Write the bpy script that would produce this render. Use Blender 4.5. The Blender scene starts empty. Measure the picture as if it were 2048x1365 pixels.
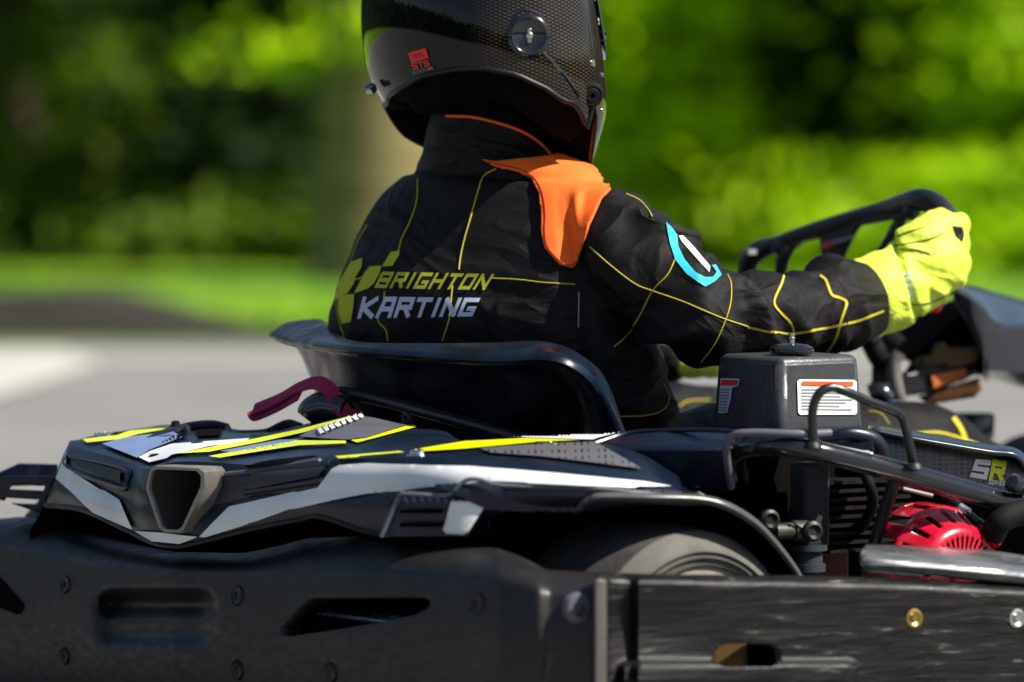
import bpy, bmesh, math, random
from mathutils import Vector, Matrix, noise
from mathutils.bvhtree import BVHTree
from mathutils.geometry import delaunay_2d_cdt
random.seed(7)
sc = bpy.context.scene
COL = sc.collection
# ------------------------------------------------------------------ camera, world, sun
CAMH, LENS, TILT = 0.72, 223.0, math.radians(2.516)
FPX = LENS/36*2048
cam = bpy.data.cameras.new('camera'); camo = bpy.data.objects.new('camera', cam); COL.objects.link(camo)
camo.location = (0, 0, CAMH); camo.rotation_euler = (math.pi/2-TILT, 0, 0)
cam.lens = LENS; cam.sensor_width = 36; cam.clip_start = .1; cam.clip_end = 800
cam.dof.use_dof = True; cam.dof.focus_distance = 6.75; cam.dof.aperture_fstop = 3.6
sc.camera = camo
SUN = Vector((.84, -.27, .95)).normalized()
w = bpy.data.worlds.new('World'); sc.world = w; w.use_nodes = True
nt = w.node_tree; bg = nt.nodes['Background']; sky = nt.nodes.new('ShaderNodeTexSky')
sky.sky_type = 'NISHITA'; sky.sun_disc = False
sky.sun_elevation = math.asin(SUN.z); sky.sun_rotation = math.atan2(SUN.x, SUN.y)
nt.links.new(sky.outputs[0], bg.inputs[0]); bg.inputs[1].default_value = .058
sl = bpy.data.lights.new('sun', 'SUN'); sl.energy = 5; sl.angle = math.radians(.5); sl.color = (1, .95, .86)
so = bpy.data.objects.new('sun', sl); COL.objects.link(so); so.rotation_euler = SUN.to_track_quat('Z', 'Y').to_euler(); so.location = SUN*20
sc.view_settings.view_transform = 'Standard'; sc.view_settings.look = 'None'
sc.view_settings.exposure = .78; sc.view_settings.gamma = 1

# ------------------------------------------------------------------ helpers
CT, ST = math.cos(TILT), math.sin(TILT)
ORG = Vector((0, 0, CAMH))
def ray(px, py):
    x = (px-1024)/FPX; y = -(py-682.5)/FPX
    return Vector((x, CT+y*ST, y*CT-ST))
def P(px, py, Y):
    d = ray(px, py); return ORG + d*(Y/d.y)
def G(px, py, z=0):
    d = ray(px, py); return ORG + d*((z-CAMH)/d.z)
F = Vector((.8, .6, 0)); R = Vector((.6, -.8, 0)); UP = Vector((0, 0, 1))
def interp(tab, x):
    if x <= tab[0][0]: return tab[0][1]
    for (a, b), (c, d) in zip(tab, tab[1:]):
        if x <= c: return b+(d-b)*(x-a)/(c-a)
    return tab[-1][1]
def sm(t): t = max(0, min(1, t)); return t*t*(3-2*t)
def cr(pts, n, closed=False):
    """Catmull-Rom through pts, n steps per span"""
    out = []; N = len(pts)
    span = N if closed else N-1
    for i in range(span):
        if closed: a, b, c, d = (pts[(i+k) % N] for k in (-1, 0, 1, 2))
        else:
            b, c = pts[i], pts[i+1]; a = pts[i-1] if i else b*2-c; d = pts[i+2] if i+2 < N else c*2-b
        for k in range(n):
            t = k/n
            out.append(.5*((2*b)+(c-a)*t+(2*a-5*b+4*c-d)*t*t+(3*b-a-3*c+d)*t**3))
    if not closed: out.append(pts[-1].copy())
    return out

def setp(o, label=None, cat=None, group=None, kind=None):
    if label: o['label'] = label
    if cat: o['category'] = cat
    if group: o['group'] = group
    if kind: o['kind'] = kind
    return o
def thing(name, label, cat, loc=(0, 0, 0), group=None):
    o = bpy.data.objects.new(name, None); COL.objects.link(o); o.location = loc; o.empty_display_size = .1
    return setp(o, label, cat, group)
def wl(o):
    v = Vector(o.location)
    while o.parent: o = o.parent; v += Vector(o.location)
    return v
def obj(name, bm, mat, parent=None, smooth=True, ang=40, solid=0, sub=0, bevel=0, label=None, origin=None, off=-1, front=False):
    """link bm (world coordinates) as one mesh object with its origin in its own middle"""
    bmesh.ops.recalc_face_normals(bm, faces=bm.faces) if off != 9 else None
    if off != 9 and any(e.is_boundary for e in bm.edges):      # open sheets: front side towards the track side they are seen from
        bm.normal_update(); a = 0; ta = 0
        for f in bm.faces: ta += f.calc_area(); a += f.calc_area()*f.normal.dot((ORG-f.calc_center_median()).normalized())
        if a < (0 if front else -.2*ta): bmesh.ops.reverse_faces(bm, faces=bm.faces)
    if origin is None:
        n = max(1, len(bm.verts)); c = Vector()
        for v in bm.verts: c += v.co
        origin = c/n
    for v in bm.verts: v.co -= origin
    me = bpy.data.meshes.new(name); bm.to_mesh(me); bm.free()
    if isinstance(mat, (list, tuple)):
        for m in mat: me.materials.append(m)
    else: me.materials.append(mat)
    o = bpy.data.objects.new(name, me); COL.objects.link(o)
    if parent: o.parent = parent; o.location = origin-wl(parent)
    else: o.location = origin
    if smooth:
        for p in me.polygons: p.use_smooth = True
        try: me.set_sharp_from_angle(angle=math.radians(ang))
        except Exception: pass
    if bevel:
        m = o.modifiers.new('bevel', 'BEVEL'); m.width = bevel; m.segments = 3; m.limit_method = 'ANGLE'; m.angle_limit = math.radians(35)
    if solid:
        m = o.modifiers.new('solid', 'SOLIDIFY'); m.thickness = solid; m.offset = -1 if off == 9 else off
    if sub:
        m = o.modifiers.new('sub', 'SUBSURF'); m.levels = m.render_levels = sub
    if label: o['label'] = label
    return o
def grid(rows, closed_u=False, closed_v=False, bm=None, caps=False):
    bm = bm or bmesh.new(); V = [[bm.verts.new(p) for p in r] for r in rows]
    n, m = len(V), len(V[0])
    for i in range(n if closed_v else n-1):
        for j in range(m if closed_u else m-1):
            a = V[i][j]; b = V[i][(j+1) % m]; c = V[(i+1) % n][(j+1) % m]; d = V[(i+1) % n][j]
            try: bm.faces.new((a, b, c, d))
            except ValueError: pass
    if caps:
        for r in (V[0], V[-1]):
            try: bm.faces.new(r)
            except ValueError: pass
    return bm
def rail(pts, n): return cr([P(*p) for p in pts], n)
def loft(rails, nu=6, nv=3, smooth_v=True, bm=None):
    rs = [rail(r, nu) for r in rails]
    cols = []
    for j in range(len(rs[0])):
        line = [r[j] for r in rs]
        if smooth_v and len(line) > 2: cols.append(cr(line, nv))
        else:
            o = []
            for a, b in zip(line, line[1:]):
                for k in range(nv): o.append(a.lerp(b, k/nv))
            o.append(line[-1].copy()); cols.append(o)
    return grid(cols, bm=bm)
def tube(path, rad, n=14, steps=6, bm=None, smooth=True, caps=True, closed=False, flat=None):
    """sweep a circle along world-space path; rad number or list"""
    path = [Vector(p) for p in path]
    if not isinstance(rad, (list, tuple)): rad = [rad]*len(path)
    rv = [Vector((r, 0, 0)) for r in rad]
    if smooth and len(path) > 2: pp = cr(path, steps, closed); rr = [v.x for v in cr(rv, steps, closed)]
    else: pp = path; rr = rad
    rows = []; up = None
    for i, p in enumerate(pp):
        a = pp[i-1] if (i or closed) else p; b = pp[(i+1) % len(pp)] if (i < len(pp)-1 or closed) else p
        t = (b-a).normalized()
        if up is None: up = t.orthogonal().normalized() if flat is None else Vector(flat)
        up = (up-t*up.dot(t)).normalized(); s = t.cross(up)
        rows.append([p+(up*math.cos(q)+s*math.sin(q))*rr[i] for q in (2*math.pi*k/n for k in range(n))])
    return grid(rows, closed_u=True, closed_v=closed, bm=bm, caps=caps and not closed)
def box(c, ax, ay, az, hx, hy, hz, bm=None):
    bm = bm or bmesh.new(); c = Vector(c); V = []
    for x, y, z in ((-1,-1,-1),(1,-1,-1),(1,1,-1),(-1,1,-1),(-1,-1,1),(1,-1,1),(1,1,1),(-1,1,1)):
        V.append(bm.verts.new(c+ax*x*hx+ay*y*hy+az*z*hz))
    for f in ((0,1,2,3),(4,5,6,7),(0,1,5,4),(1,2,6,5),(2,3,7,6),(3,0,4,7)): bm.faces.new([V[i] for i in f])
    return bm
def lathe(c, axis, prof, n=24, bm=None, caps=True):
    """prof: (distance along axis, radius)"""
    axis = Vector(axis).normalized(); u = axis.orthogonal().normalized(); v = axis.cross(u); c = Vector(c)
    rows = [[c+axis*d+(u*math.cos(q)+v*math.sin(q))*r for q in (2*math.pi*k/n for k in range(n))] for d, r in prof]
    return grid(rows, closed_u=True, bm=bm, caps=caps)
def pip(x, y, poly):
    ins = False; n = len(poly); j = n-1
    for i in range(n):
        xi, yi = poly[i][0], poly[i][1]; xj, yj = poly[j][0], poly[j][1]
        if (yi > y) != (yj > y) and x < (xj-xi)*(y-yi)/(yj-yi)+xi: ins = not ins
        j = i
    return ins
def dens(poly, s):
    out = []
    for (a, b) in zip(poly, poly[1:]+poly[:1]):
        L = math.hypot(b[0]-a[0], b[1]-a[1]); k = max(1, int(L/s))
        for i in range(k): out.append((a[0]+(b[0]-a[0])*i/k, a[1]+(b[1]-a[1])*i/k))
    return out
def region(polys, holes=(), s=12, sy=None):
    """triangulate the union of 2D polygons minus holes, with interior points"""
    sy = sy or s; vs = []; es = []
    for p in list(polys)+list(holes):
        d = dens(list(p), min(s, sy)*1.0); b = len(vs); vs += d
        es += [(b+i, b+(i+1) % len(d)) for i in range(len(d))]
    xs = [p[0] for q in polys for p in q]; ys = [p[1] for q in polys for p in q]
    def inside(x, y): return any(pip(x, y, q) for q in polys) and not any(pip(x, y, h) for h in holes)
    x = min(xs)+s/2; c = 0
    while x < max(xs):
        y = min(ys)+sy*(.5 if c % 2 else .25)
        while y < max(ys):
            if inside(x, y): vs.append((x, y))
            y += sy
        x += s; c += 1
    r = delaunay_2d_cdt([Vector(v) for v in vs], es, [], 0, 1e-4)
    V = r[0]; T = []
    for f in r[2]:
        cx = sum(V[i].x for i in f)/3; cy = sum(V[i].y for i in f)/3
        if inside(cx, cy): T.append(f)
    return V, T
def panel(outline, yf, holes=(), s=12, sy=None, bm=None):
    V, T = region([outline], holes, s, sy); bm = bm or bmesh.new()
    used = set(i for f in T for i in f); M = {i: bm.verts.new(P(V[i].x, V[i].y, yf(V[i].x, V[i].y))) for i in used}
    for f in T:
        try: bm.faces.new([M[i] for i in f])
        except ValueError: pass
    return bm
def bvh(objs):
    vs = []; fs = []; dg = bpy.context.evaluated_depsgraph_get()
    for o in (objs if isinstance(objs, (list, tuple)) else [objs]):
        w0 = wl(o); b = len(vs); me = o.data
        vs += [v.co+w0 for v in me.vertices]; fs += [[b+i for i in p.vertices] for p in me.polygons]
    return BVHTree.FromPolygons(vs, fs)
def hit(t, px, py, off=.001):
    d = ray(px, py).normalized(); l, n, i, ds = t.ray_cast(ORG, d)
    if l is None: return None
    if n.dot(d) > 0: n = -n
    return l+n*off - d*off*.3
def decal(name, polys, tree, mat, parent, off=.0012, holes=(), s=8, solid=0, label=None, smoothang=60):
    if not isinstance(polys[0][0], (list, tuple)): polys = [polys]
    V, T = region(polys, holes, s); bm = bmesh.new(); M = {}
    for i in set(k for f in T for k in f):
        h = hit(tree, V[i].x, V[i].y, off)
        if h is not None: M[i] = bm.verts.new(h)
    for f in T:
        if all(i in M for i in f):
            a, b, c = (M[i].co for i in f)
            if max((a-b).length, (b-c).length, (c-a).length) < .12:
                try: bm.faces.new([M[i] for i in f])
                except ValueError: pass
    # drop loose verts
    for v in [v for v in bm.verts if not v.link_faces]: bm.verts.remove(v)
    for f in bm.faces:
        f.normal_update()
        if f.normal.dot(f.calc_center_median()-ORG) > 0: f.normal_flip()
    return obj(name, bm, mat, parent, ang=smoothang, solid=solid, off=9, label=label)
def seam(paths, tree, r, bm=None, off=.0004):
    bm = bm or bmesh.new()
    for path in paths:
        best = []
        q = cr([Vector((x, y, 0)) for x, y in path], 6); pts = [hit(tree, v.x, v.y, off) for v in q]
        seg = []
        for p in pts+[None]:
            if p is None or (seg and (p-seg[-1]).length > .05):
                if len(seg) > len(best): best = seg
                seg = [] if p is None else [p]
            else: seg.append(p)
        if len(best) > 1: tube(best, r, n=6, smooth=False, bm=bm)
    return bm
# stroke font --------------------------------------------------------
FONT = {
'B': [[(0,0),(0,1),(1,1),(1,.56),(0,.5)],[(0,.5),(1,.44),(1,0),(0,0)]], 'R': [[(0,0),(0,1),(1,1),(1,.5),(.15,.5)],[(.55,.5),(1,0)]],
'I': [[(.5,0),(.5,1)]], 'G': [[(1,1),(0,1),(0,0),(1,0),(1,.40),(.55,.40)]], 'H': [[(0,0),(0,1)],[(1,0),(1,1)],[(0,.5),(1,.5)]],
'T': [[(0,1),(1,1)],[(.5,1),(.5,0)]], 'O': [[(0,0),(0,1),(1,1),(1,0),(0,0)]], 'N': [[(0,0),(0,1),(1,0),(1,1)]],
'K': [[(0,0),(0,1)],[(1,1),(.1,.5),(1,0)]], 'A': [[(0,0),(.25,1),(1,1),(1,0)],[(.1,.4),(1,.4)]], 'S': [[(1,1),(0,1),(0,.5),(1,.5),(1,0),(0,0)]],
'E': [[(1,1),(0,1),(0,0),(1,0)],[(0,.5),(.9,.5)]], '5': [[(1,1),(0,1),(0,.55),(1,.55),(1,0),(0,0)]], 'L': [[(0,1),(0,0),(1,0)]],
}
def textpolys(s, quad, wd=.2, gap=.42, lw=1.0):
    """text as thick strokes mapped on the pixel quad bl, br, tr, tl"""
    xs = 0; boxes = []
    for ch in s:
        cw = .32 if ch == 'I' else lw; boxes.append((ch, xs, cw)); xs += cw+gap
    tot = xs-gap; out = []
    def mp(x, y):
        u = (x+wd/2)/(tot+wd); v = (y+wd/2)/(1+wd); bl, br, tr, tl = quad
        return tuple((bl[k]*(1-u)+br[k]*u)*(1-v)+(tl[k]*(1-u)+tr[k]*u)*v for k in (0, 1))
    for ch, x0, cw in boxes:
        for st in FONT[ch]:
            for (a, b) in zip(st, st[1:]):
                ax, ay, bx, by = x0+a[0]*cw, a[1], x0+b[0]*cw, b[1]
                L = math.hypot(bx-ax, by-ay) or 1; dx, dy = (bx-ax)/L*wd/2, (by-ay)/L*wd/2
                ax -= dx*.98; ay -= dy*.98; bx += dx*.98; by += dy*.98
                out.append([mp(ax-dy, ay+dx), mp(bx-dy, by+dx), mp(bx+dy, by-dx), mp(ax+dy, ay-dx)])
    return out

# ------------------------------------------------------------------ materials
def mat(name, col, rough=.5, metal=0, coat=0, bump=0, bscale=60, var=0, vscale=8, spec=.5, sheen=0, stretch=None, rvar=0, col2=None, trans=0):
    m = bpy.data.materials.new(name); m.use_nodes = True; n = m.node_tree.nodes; L = m.node_tree.links; b = n['Principled BSDF']
    b.inputs['Base Color'].default_value = (*col, 1); b.inputs['Roughness'].default_value = rough; b.inputs['Metallic'].default_value = metal
    b.inputs['Coat Weight'].default_value = coat; b.inputs['Coat Roughness'].default_value = .04
    b.inputs['Specular IOR Level'].default_value = spec; b.inputs['Sheen Weight'].default_value = sheen
    tc = n.new('ShaderNodeNewGeometry'); mp = n.new('ShaderNodeMapping'); L.new(tc.outputs['Position'], mp.inputs[0])
    if stretch: mp.inputs['Rotation'].default_value = (0, 0, -math.atan2(.6, .8)); mp.inputs['Scale'].default_value = stretch
    if var or col2:
        t = n.new('ShaderNodeTexNoise'); t.inputs['Scale'].default_value = vscale; t.inputs['Detail'].default_value = 6; L.new(mp.outputs[0], t.inputs[0])
        r = n.new('ShaderNodeValToRGB'); c2 = col2 or tuple(c*(1-var) for c in col); c1 = col if col2 else tuple(min(1, c*(1+var)) for c in col)
        r.color_ramp.elements[0].position = .35; r.color_ramp.elements[1].position = .66
        r.color_ramp.elements[0].color = (*c2, 1); r.color_ramp.elements[1].color = (*c1, 1)
        L.new(t.outputs['Fac'], r.inputs[0]); L.new(r.outputs[0], b.inputs['Base Color'])
    if rvar:
        t = n.new('ShaderNodeTexNoise'); t.inputs['Scale'].default_value = vscale*1.7; t.inputs['Detail'].default_value = 8; L.new(mp.outputs[0], t.inputs[0])
        r = n.new('ShaderNodeMapRange'); r.inputs['From Min'].default_value = .3; r.inputs['From Max'].default_value = .7
        r.inputs['To Min'].default_value = max(0, rough-rvar); r.inputs['To Max'].default_value = min(1, rough+rvar)
        L.new(t.outputs['Fac'], r.inputs[0]); L.new(r.outputs[0], b.inputs['Roughness'])
    if bump:
        t = n.new('ShaderNodeTexNoise'); t.inputs['Scale'].default_value = bscale; t.inputs['Detail'].default_value = 5; L.new(mp.outputs[0], t.inputs[0])
        u = n.new('ShaderNodeBump'); u.inputs['Strength'].default_value = bump; u.inputs['Distance'].default_value = .002
        L.new(t.outputs['Fac'], u.inputs['Height']); L.new(u.outputs[0], b.inputs['Normal'])
    return m
M = {}
M['sky_tint'] = mat('satin_black_sky_tint_plastic', (.003, .008, .019), .34, bump=.12, bscale=220, rvar=.1, vscale=9)  # black plastic; the sky's blue reflection is put into its base colour
M['black'] = mat('black_plastic', (.006, .006, .008), .42, spec=.35, bump=.1, bscale=300, rvar=.12, vscale=12)
M['dull'] = mat('dull_black', (.004, .004, .005), .75, spec=.2, bump=.2, bscale=200)
M['void'] = mat('lining_and_shade_black', (.0015, .0015, .0015), .9, spec=.05)  # near-black for linings; also puts shade into openings and gaps
M['gloss'] = mat('gloss_black_paint', (.008, .009, .011), .16, coat=.6, rvar=.06, vscale=20)
M['tubeb'] = mat('black_powder_coat', (.012, .012, .013), .28, bump=.1, bscale=160, rvar=.12, vscale=26)
M['bumper'] = mat('scuffed_black_bumper_plastic', (.012, .0108, .011), .44, spec=.4, bump=.06, bscale=90, var=.25, vscale=14, stretch=(.25, 3, 6), rvar=.1)
M['white'] = mat('white_vinyl', (.72, .74, .73), .3, var=.10, vscale=11)
M['lime'] = mat('lime_yellow_vinyl', (.72, .80, .0), .32)
M['suit'] = mat('black_suit_cloth', (.0050, .0046, .0042), .62, bump=.45, bscale=900, var=.3, vscale=40, sheen=.0, spec=.22)
def addfolds(m, sc_, dist, st):
    n = m.node_tree.nodes; L = m.node_tree.links; b = n['Principled BSDF']; old = b.inputs['Normal'].links[0].from_node if b.inputs['Normal'].links else None
    g = n.new('ShaderNodeNewGeometry'); mp = n.new('ShaderNodeMapping'); mp.inputs['Rotation'].default_value = (.3, .9, .4); mp.inputs['Scale'].default_value = (1, .45, 1.5); L.new(g.outputs['Position'], mp.inputs[0])
    t = n.new('ShaderNodeTexNoise'); t.inputs['Scale'].default_value = sc_; t.inputs['Detail'].default_value = 2.5; t.inputs['Distortion'].default_value = 1.1; L.new(mp.outputs[0], t.inputs[0])
    a = n.new('ShaderNodeMath'); a.operation = 'SUBTRACT'; a.inputs[1].default_value = .5; L.new(t.outputs['Fac'], a.inputs[0])
    c = n.new('ShaderNodeMath'); c.operation = 'ABSOLUTE'; L.new(a.outputs[0], c.inputs[0])
    u = n.new('ShaderNodeBump'); u.inputs['Strength'].default_value = st; u.inputs['Distance'].default_value = dist; u.invert = True; L.new(c.outputs[0], u.inputs['Height'])
    if old: L.new(u.outputs[0], old.inputs['Normal'])
    else: L.new(u.outputs[0], b.inputs['Normal'])
addfolds(M['suit'], 10, .035, .65)
M['orange'] = mat('orange_suit_cloth', (.92, .135, .006), .8, bump=.3, bscale=700, var=.1, vscale=30)
M['thread'] = mat('yellow_piping_thread', (.50, .42, .01), .7, bump=.5, bscale=1500)
M['sewyellow'] = mat('olive_yellow_embroidery', (.52, .55, .008), .8, bump=.6, bscale=1400)
M['sewwhite'] = mat('white_embroidery', (.62, .66, .80), .8, bump=.6, bscale=1400)
M['cyan'] = mat('cyan_patch', (.02, .55, .72), .7, bump=.3, bscale=900)
M['glove'] = mat('neon_yellow_glove_cloth', (.72, .88, .07), .6, bump=.4, bscale=260, var=.05, vscale=20)
addfolds(M['glove'], 16, .02, .55)
M['red'] = mat('red_enamel', (.48, .003, .022), .25, coat=.4, var=.15, vscale=30)
M['redsticker'] = mat('red_sticker', (.85, .02, .02), .4)
M['orangesticker'] = mat('orange_sticker', (.9, .10, .01), .4)
M['steel'] = mat('brushed_steel', (.55, .54, .50), .3, metal=1, rvar=.1, vscale=60)
M['darksteel'] = mat('oily_dark_metal', (.022, .022, .021), .5, metal=.5, var=.5, vscale=40)
M['brass'] = mat('brassy_bolt', (.45, .30, .10), .35, metal=1)
M['exhaust'] = mat('pale_satin_frame', (.27, .25, .215), .35, metal=.5, var=.2, vscale=50)
M['soot'] = mat('sooty_pipe_inside', (.03, .026, .018), .8)
M['tyre'] = mat('dusty_tyre_rubber', (.045, .043, .04), .8, bump=.5, bscale=150, var=.3, vscale=30)
M['rim'] = mat('dusty_wheel_disc', (.30, .265, .20), .55, var=.15, vscale=40)
M['strap'] = mat('magenta_webbing', (.34, .010, .085), .8, bump=.8, bscale=500)
M['greyvinyl'] = mat('dark_grey_vinyl', (.10, .10, .12), .35, var=.1, vscale=30)
M['bluegrey'] = mat('blue_grey_vinyl', (.16, .22, .38), .3, var=.1, vscale=20)
M['tan'] = mat('tan_leather', (.13, .075, .018), .7, var=.2)
M['brown'] = mat('brown_leather', (.11, .035, .004), .7, var=.2)
M['orangetag'] = mat('orange_tag', (.45, .11, .008), .6, bump=.5, bscale=400)
M['ink'] = mat('printed_ink', (.25, .25, .24), .6)
M['silver'] = mat('worn_gloss_black_sill', (.10, .105, .11), .26, coat=.5, bump=.2, bscale=60, var=.5, vscale=12, stretch=(.5, 2, 6), rvar=.12)
M['olive'] = mat('olive_stitching', (.03,.05,.004), .9)
M['balaclava'] = mat('black_balaclava_cloth', (.002,.002,.0025), .9, bump=.3, bscale=500, spec=.1)
M['grip'] = mat('black_grip_rubber', (.012, .013, .018), .35)
# perforated grey side panel
def perforated():
    m = mat('perforated_grey_vinyl', (.13, .13, .14), .4); n = m.node_tree.nodes; L = m.node_tree.links; b = n['Principled BSDF']
    g = n.new('ShaderNodeNewGeometry'); mp = n.new('ShaderNodeMapping'); mp.inputs['Rotation'].default_value = (0, 0, -math.atan2(.6, .8)); mp.inputs['Scale'].default_value = (1, 0, 1)
    v = n.new('ShaderNodeTexVoronoi'); v.inputs['Scale'].default_value = 210; v.inputs['Randomness'].default_value = .0
    L.new(g.outputs['Position'], mp.inputs[0]); L.new(mp.outputs[0], v.inputs[0])
    r = n.new('ShaderNodeValToRGB'); r.color_ramp.elements[0].position = .26; r.color_ramp.elements[1].position = .34
    r.color_ramp.elements[0].color = (.02, .02, .025, 1); r.color_ramp.elements[1].color = (.10, .10, .11, 1)
    L.new(v.outputs['Distance'], r.inputs[0]); L.new(r.outputs[0], b.inputs['Base Color']); return m
M['perf'] = perforated()
# scratched side plate
def scratched():
    m = mat('scratched_black_side_plate', (.02, .02, .02), .42); n = m.node_tree.nodes; L = m.node_tree.links; b = n['Principled BSDF']
    g = n.new('ShaderNodeNewGeometry'); mp = n.new('ShaderNodeMapping'); mp.vector_type = 'POINT'
    mp.inputs['Rotation'].default_value = (0, .12, -math.atan2(.6, .8)); mp.inputs['Scale'].default_value = (9, 9, 110)
    L.new(g.outputs['Position'], mp.inputs[0])
    t = n.new('ShaderNodeTexNoise'); t.inputs['Scale'].default_value = 1.6; t.inputs['Detail'].default_value = 9; t.inputs['Roughness'].default_value = .65
    t.inputs['Distortion'].default_value = .6; L.new(mp.outputs[0], t.inputs[0])
    r = n.new('ShaderNodeValToRGB'); e = r.color_ramp.elements
    e[0].position = .46; e[0].color = (.003, .003, .003, 1); e[1].position = .62; e[1].color = (.009, .009, .008, 1)
    x = e.new(.74); x.color = (.20, .19, .17, 1)
    L.new(t.outputs['Fac'], r.inputs[0]); L.new(r.outputs[0], b.inputs['Base Color'])
    u = n.new('ShaderNodeBump'); u.inputs['Strength'].default_value = .6; u.inputs['Distance'].default_value = .002
    L.new(t.outputs['Fac'], u.inputs['Height']); L.new(u.outputs[0], b.inputs['Normal'])
    q = n.new('ShaderNodeMapRange'); q.inputs['From Min'].default_value = .3; q.inputs['From Max'].default_value = .7; q.inputs['To Min'].default_value = .28; q.inputs['To Max'].default_value = .6
    L.new(t.outputs['Fac'], q.inputs[0]); L.new(q.outputs[0], b.inputs['Roughness']); return m
M['plate'] = scratched(); M['plate'].node_tree.nodes['Principled BSDF'].inputs['Specular IOR Level'].default_value = .28
def carbon():
    m = bpy.data.materials.new('carbon_weave_clearcoat'); m.use_nodes = True; n = m.node_tree.nodes; L = m.node_tree.links; b = n['Principled BSDF']
    b.inputs['Roughness'].default_value = .45; b.inputs['Specular IOR Level'].default_value = .02; b.inputs['Coat Weight'].default_value = 1; b.inputs['Coat Roughness'].default_value = .015; b.inputs['Coat IOR'].default_value = 1.4
    uv = n.new('ShaderNodeUVMap'); sp = n.new('ShaderNodeSeparateXYZ'); L.new(uv.outputs[0], sp.inputs[0])
    def math_(op, a, bb=None, c=None):
        k = n.new('ShaderNodeMath'); k.operation = op
        for i, v in enumerate((a, bb, c)):
            if v is None: continue
            if isinstance(v, (int, float)): k.inputs[i].default_value = v
            else: L.new(v, k.inputs[i])
        return k.outputs[0]
    cx = math_('DIVIDE', sp.outputs[0], .0044); ci = math_('FLOOR', cx); fx = math_('FRACT', cx)
    yy = math_('ADD', math_('DIVIDE', sp.outputs[1], .0040), math_('MULTIPLY', ci, .5)); fy = math_('FRACT', yy)
    on = math_('MULTIPLY', math_('LESS_THAN', math_('ADD', fy, math_('MULTIPLY', fx, .25)), .62), math_('LESS_THAN', math_('ABSOLUTE', math_('SUBTRACT', fx, .5)), .42))
    tn = n.new('ShaderNodeTexNoise'); tn.inputs['Scale'].default_value = 14; L.new(uv.outputs[0], tn.inputs[0])
    # the weave is bare only on the right hand side of the shell: black paint elsewhere
    msk = n.new('ShaderNodeMapRange'); L.new(math_('ADD', sp.outputs[0], math_('MULTIPLY', math_('SINE', math_('MULTIPLY', sp.outputs[1], 22)), .012)), msk.inputs[0])
    msk.inputs['From Min'].default_value = -.05; msk.inputs['From Max'].default_value = .0
    mx = n.new('ShaderNodeMix'); mx.data_type = 'RGBA'; mx.inputs['A'].default_value = (.0015, .0015, .002, 1); mx.inputs['B'].default_value = (.085, .062, .038, 1)
    k = math_('MULTIPLY', math_('MULTIPLY', on, msk.outputs[0]), math_('MULTIPLY', tn.outputs['Fac'], 1.7))
    L.new(k, mx.inputs['Factor']); L.new(mx.outputs['Result'], b.inputs['Base Color'])
    L.new(math_('MULTIPLY', math_('MULTIPLY', on, msk.outputs[0]), .55), b.inputs['Metallic'])
    return m
M['carbon'] = carbon()
def leafmat(name, c1, c2):
    m = bpy.data.materials.new(name); m.use_nodes = True; n = m.node_tree.nodes; L = m.node_tree.links; b = n['Principled BSDF']; out = n['Material Output']
    oi = n.new('ShaderNodeNewGeometry'); r = n.new('ShaderNodeValToRGB'); r.color_ramp.elements[0].color = (*c1, 1); r.color_ramp.elements[1].color = (*c2, 1)
    L.new(oi.outputs['Random Per Island'], r.inputs[0]); L.new(r.outputs[0], b.inputs['Base Color']); b.inputs['Roughness'].default_value = .55; b.inputs['Specular IOR Level'].default_value = .2
    t = n.new('ShaderNodeBsdfTranslucent'); L.new(r.outputs[0], t.inputs[0]); mx = n.new('ShaderNodeMixShader'); mx.inputs[0].default_value = .4
    L.new(b.outputs[0], mx.inputs[1]); L.new(t.outputs[0], mx.inputs[2]); L.new(mx.outputs[0], out.inputs[0]); return m
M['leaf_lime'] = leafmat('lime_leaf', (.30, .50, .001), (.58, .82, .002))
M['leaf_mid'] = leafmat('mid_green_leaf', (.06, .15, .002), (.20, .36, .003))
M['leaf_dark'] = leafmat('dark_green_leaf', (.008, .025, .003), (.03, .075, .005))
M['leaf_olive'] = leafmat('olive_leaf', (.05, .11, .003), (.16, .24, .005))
M['bark'] = mat('dark_bark', (.05, .035, .018), .9, bump=.8, bscale=30, var=.4, vscale=6)
M['palebark'] = mat('pale_bark', (.20, .155, .065), .9, bump=.8, bscale=20, var=.35, vscale=3, stretch=(1, 1, 6))
M['asphalt'] = mat('grey_asphalt', (.185, .180, .172), .9, bump=.8, bscale=120, var=.10, vscale=2.5)
M['paint'] = mat('road_paint', (.40, .39, .36), .8, var=.1, vscale=5)
M['concrete'] = mat('pale_kerb_concrete', (.42, .41, .36), .9, var=.1, vscale=4)
M['grass'] = mat('mown_grass', (.25, .40, .0005), .9, bump=1, bscale=50, vscale=.9, col2=(.06, .19, .0005))
M['blade'] = leafmat('grass_blade', (.06, .20, .003), (.20, .42, .004))
M['soil'] = mat('dark_soil', (.014, .011, .006), .95, bump=1, bscale=20, var=.5, vscale=5)

# ------------------------------------------------------------------ the setting
def sheet(name, pts, m, z):
    bm = bmesh.new(); bm.faces.new([bm.verts.new((p[0], p[1], z)) for p in pts]); o = obj(name, bm, m, smooth=False); return setp(o, kind='structure')
sheet('ground', [(-400, -400), (400, -400), (400, 500), (-400, 500)], M['grass'], -.012)
sheet('road', [(-120, -60), (120, -60), (120, 16.1), (-120, 16.25)], M['asphalt'], 0)
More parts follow.
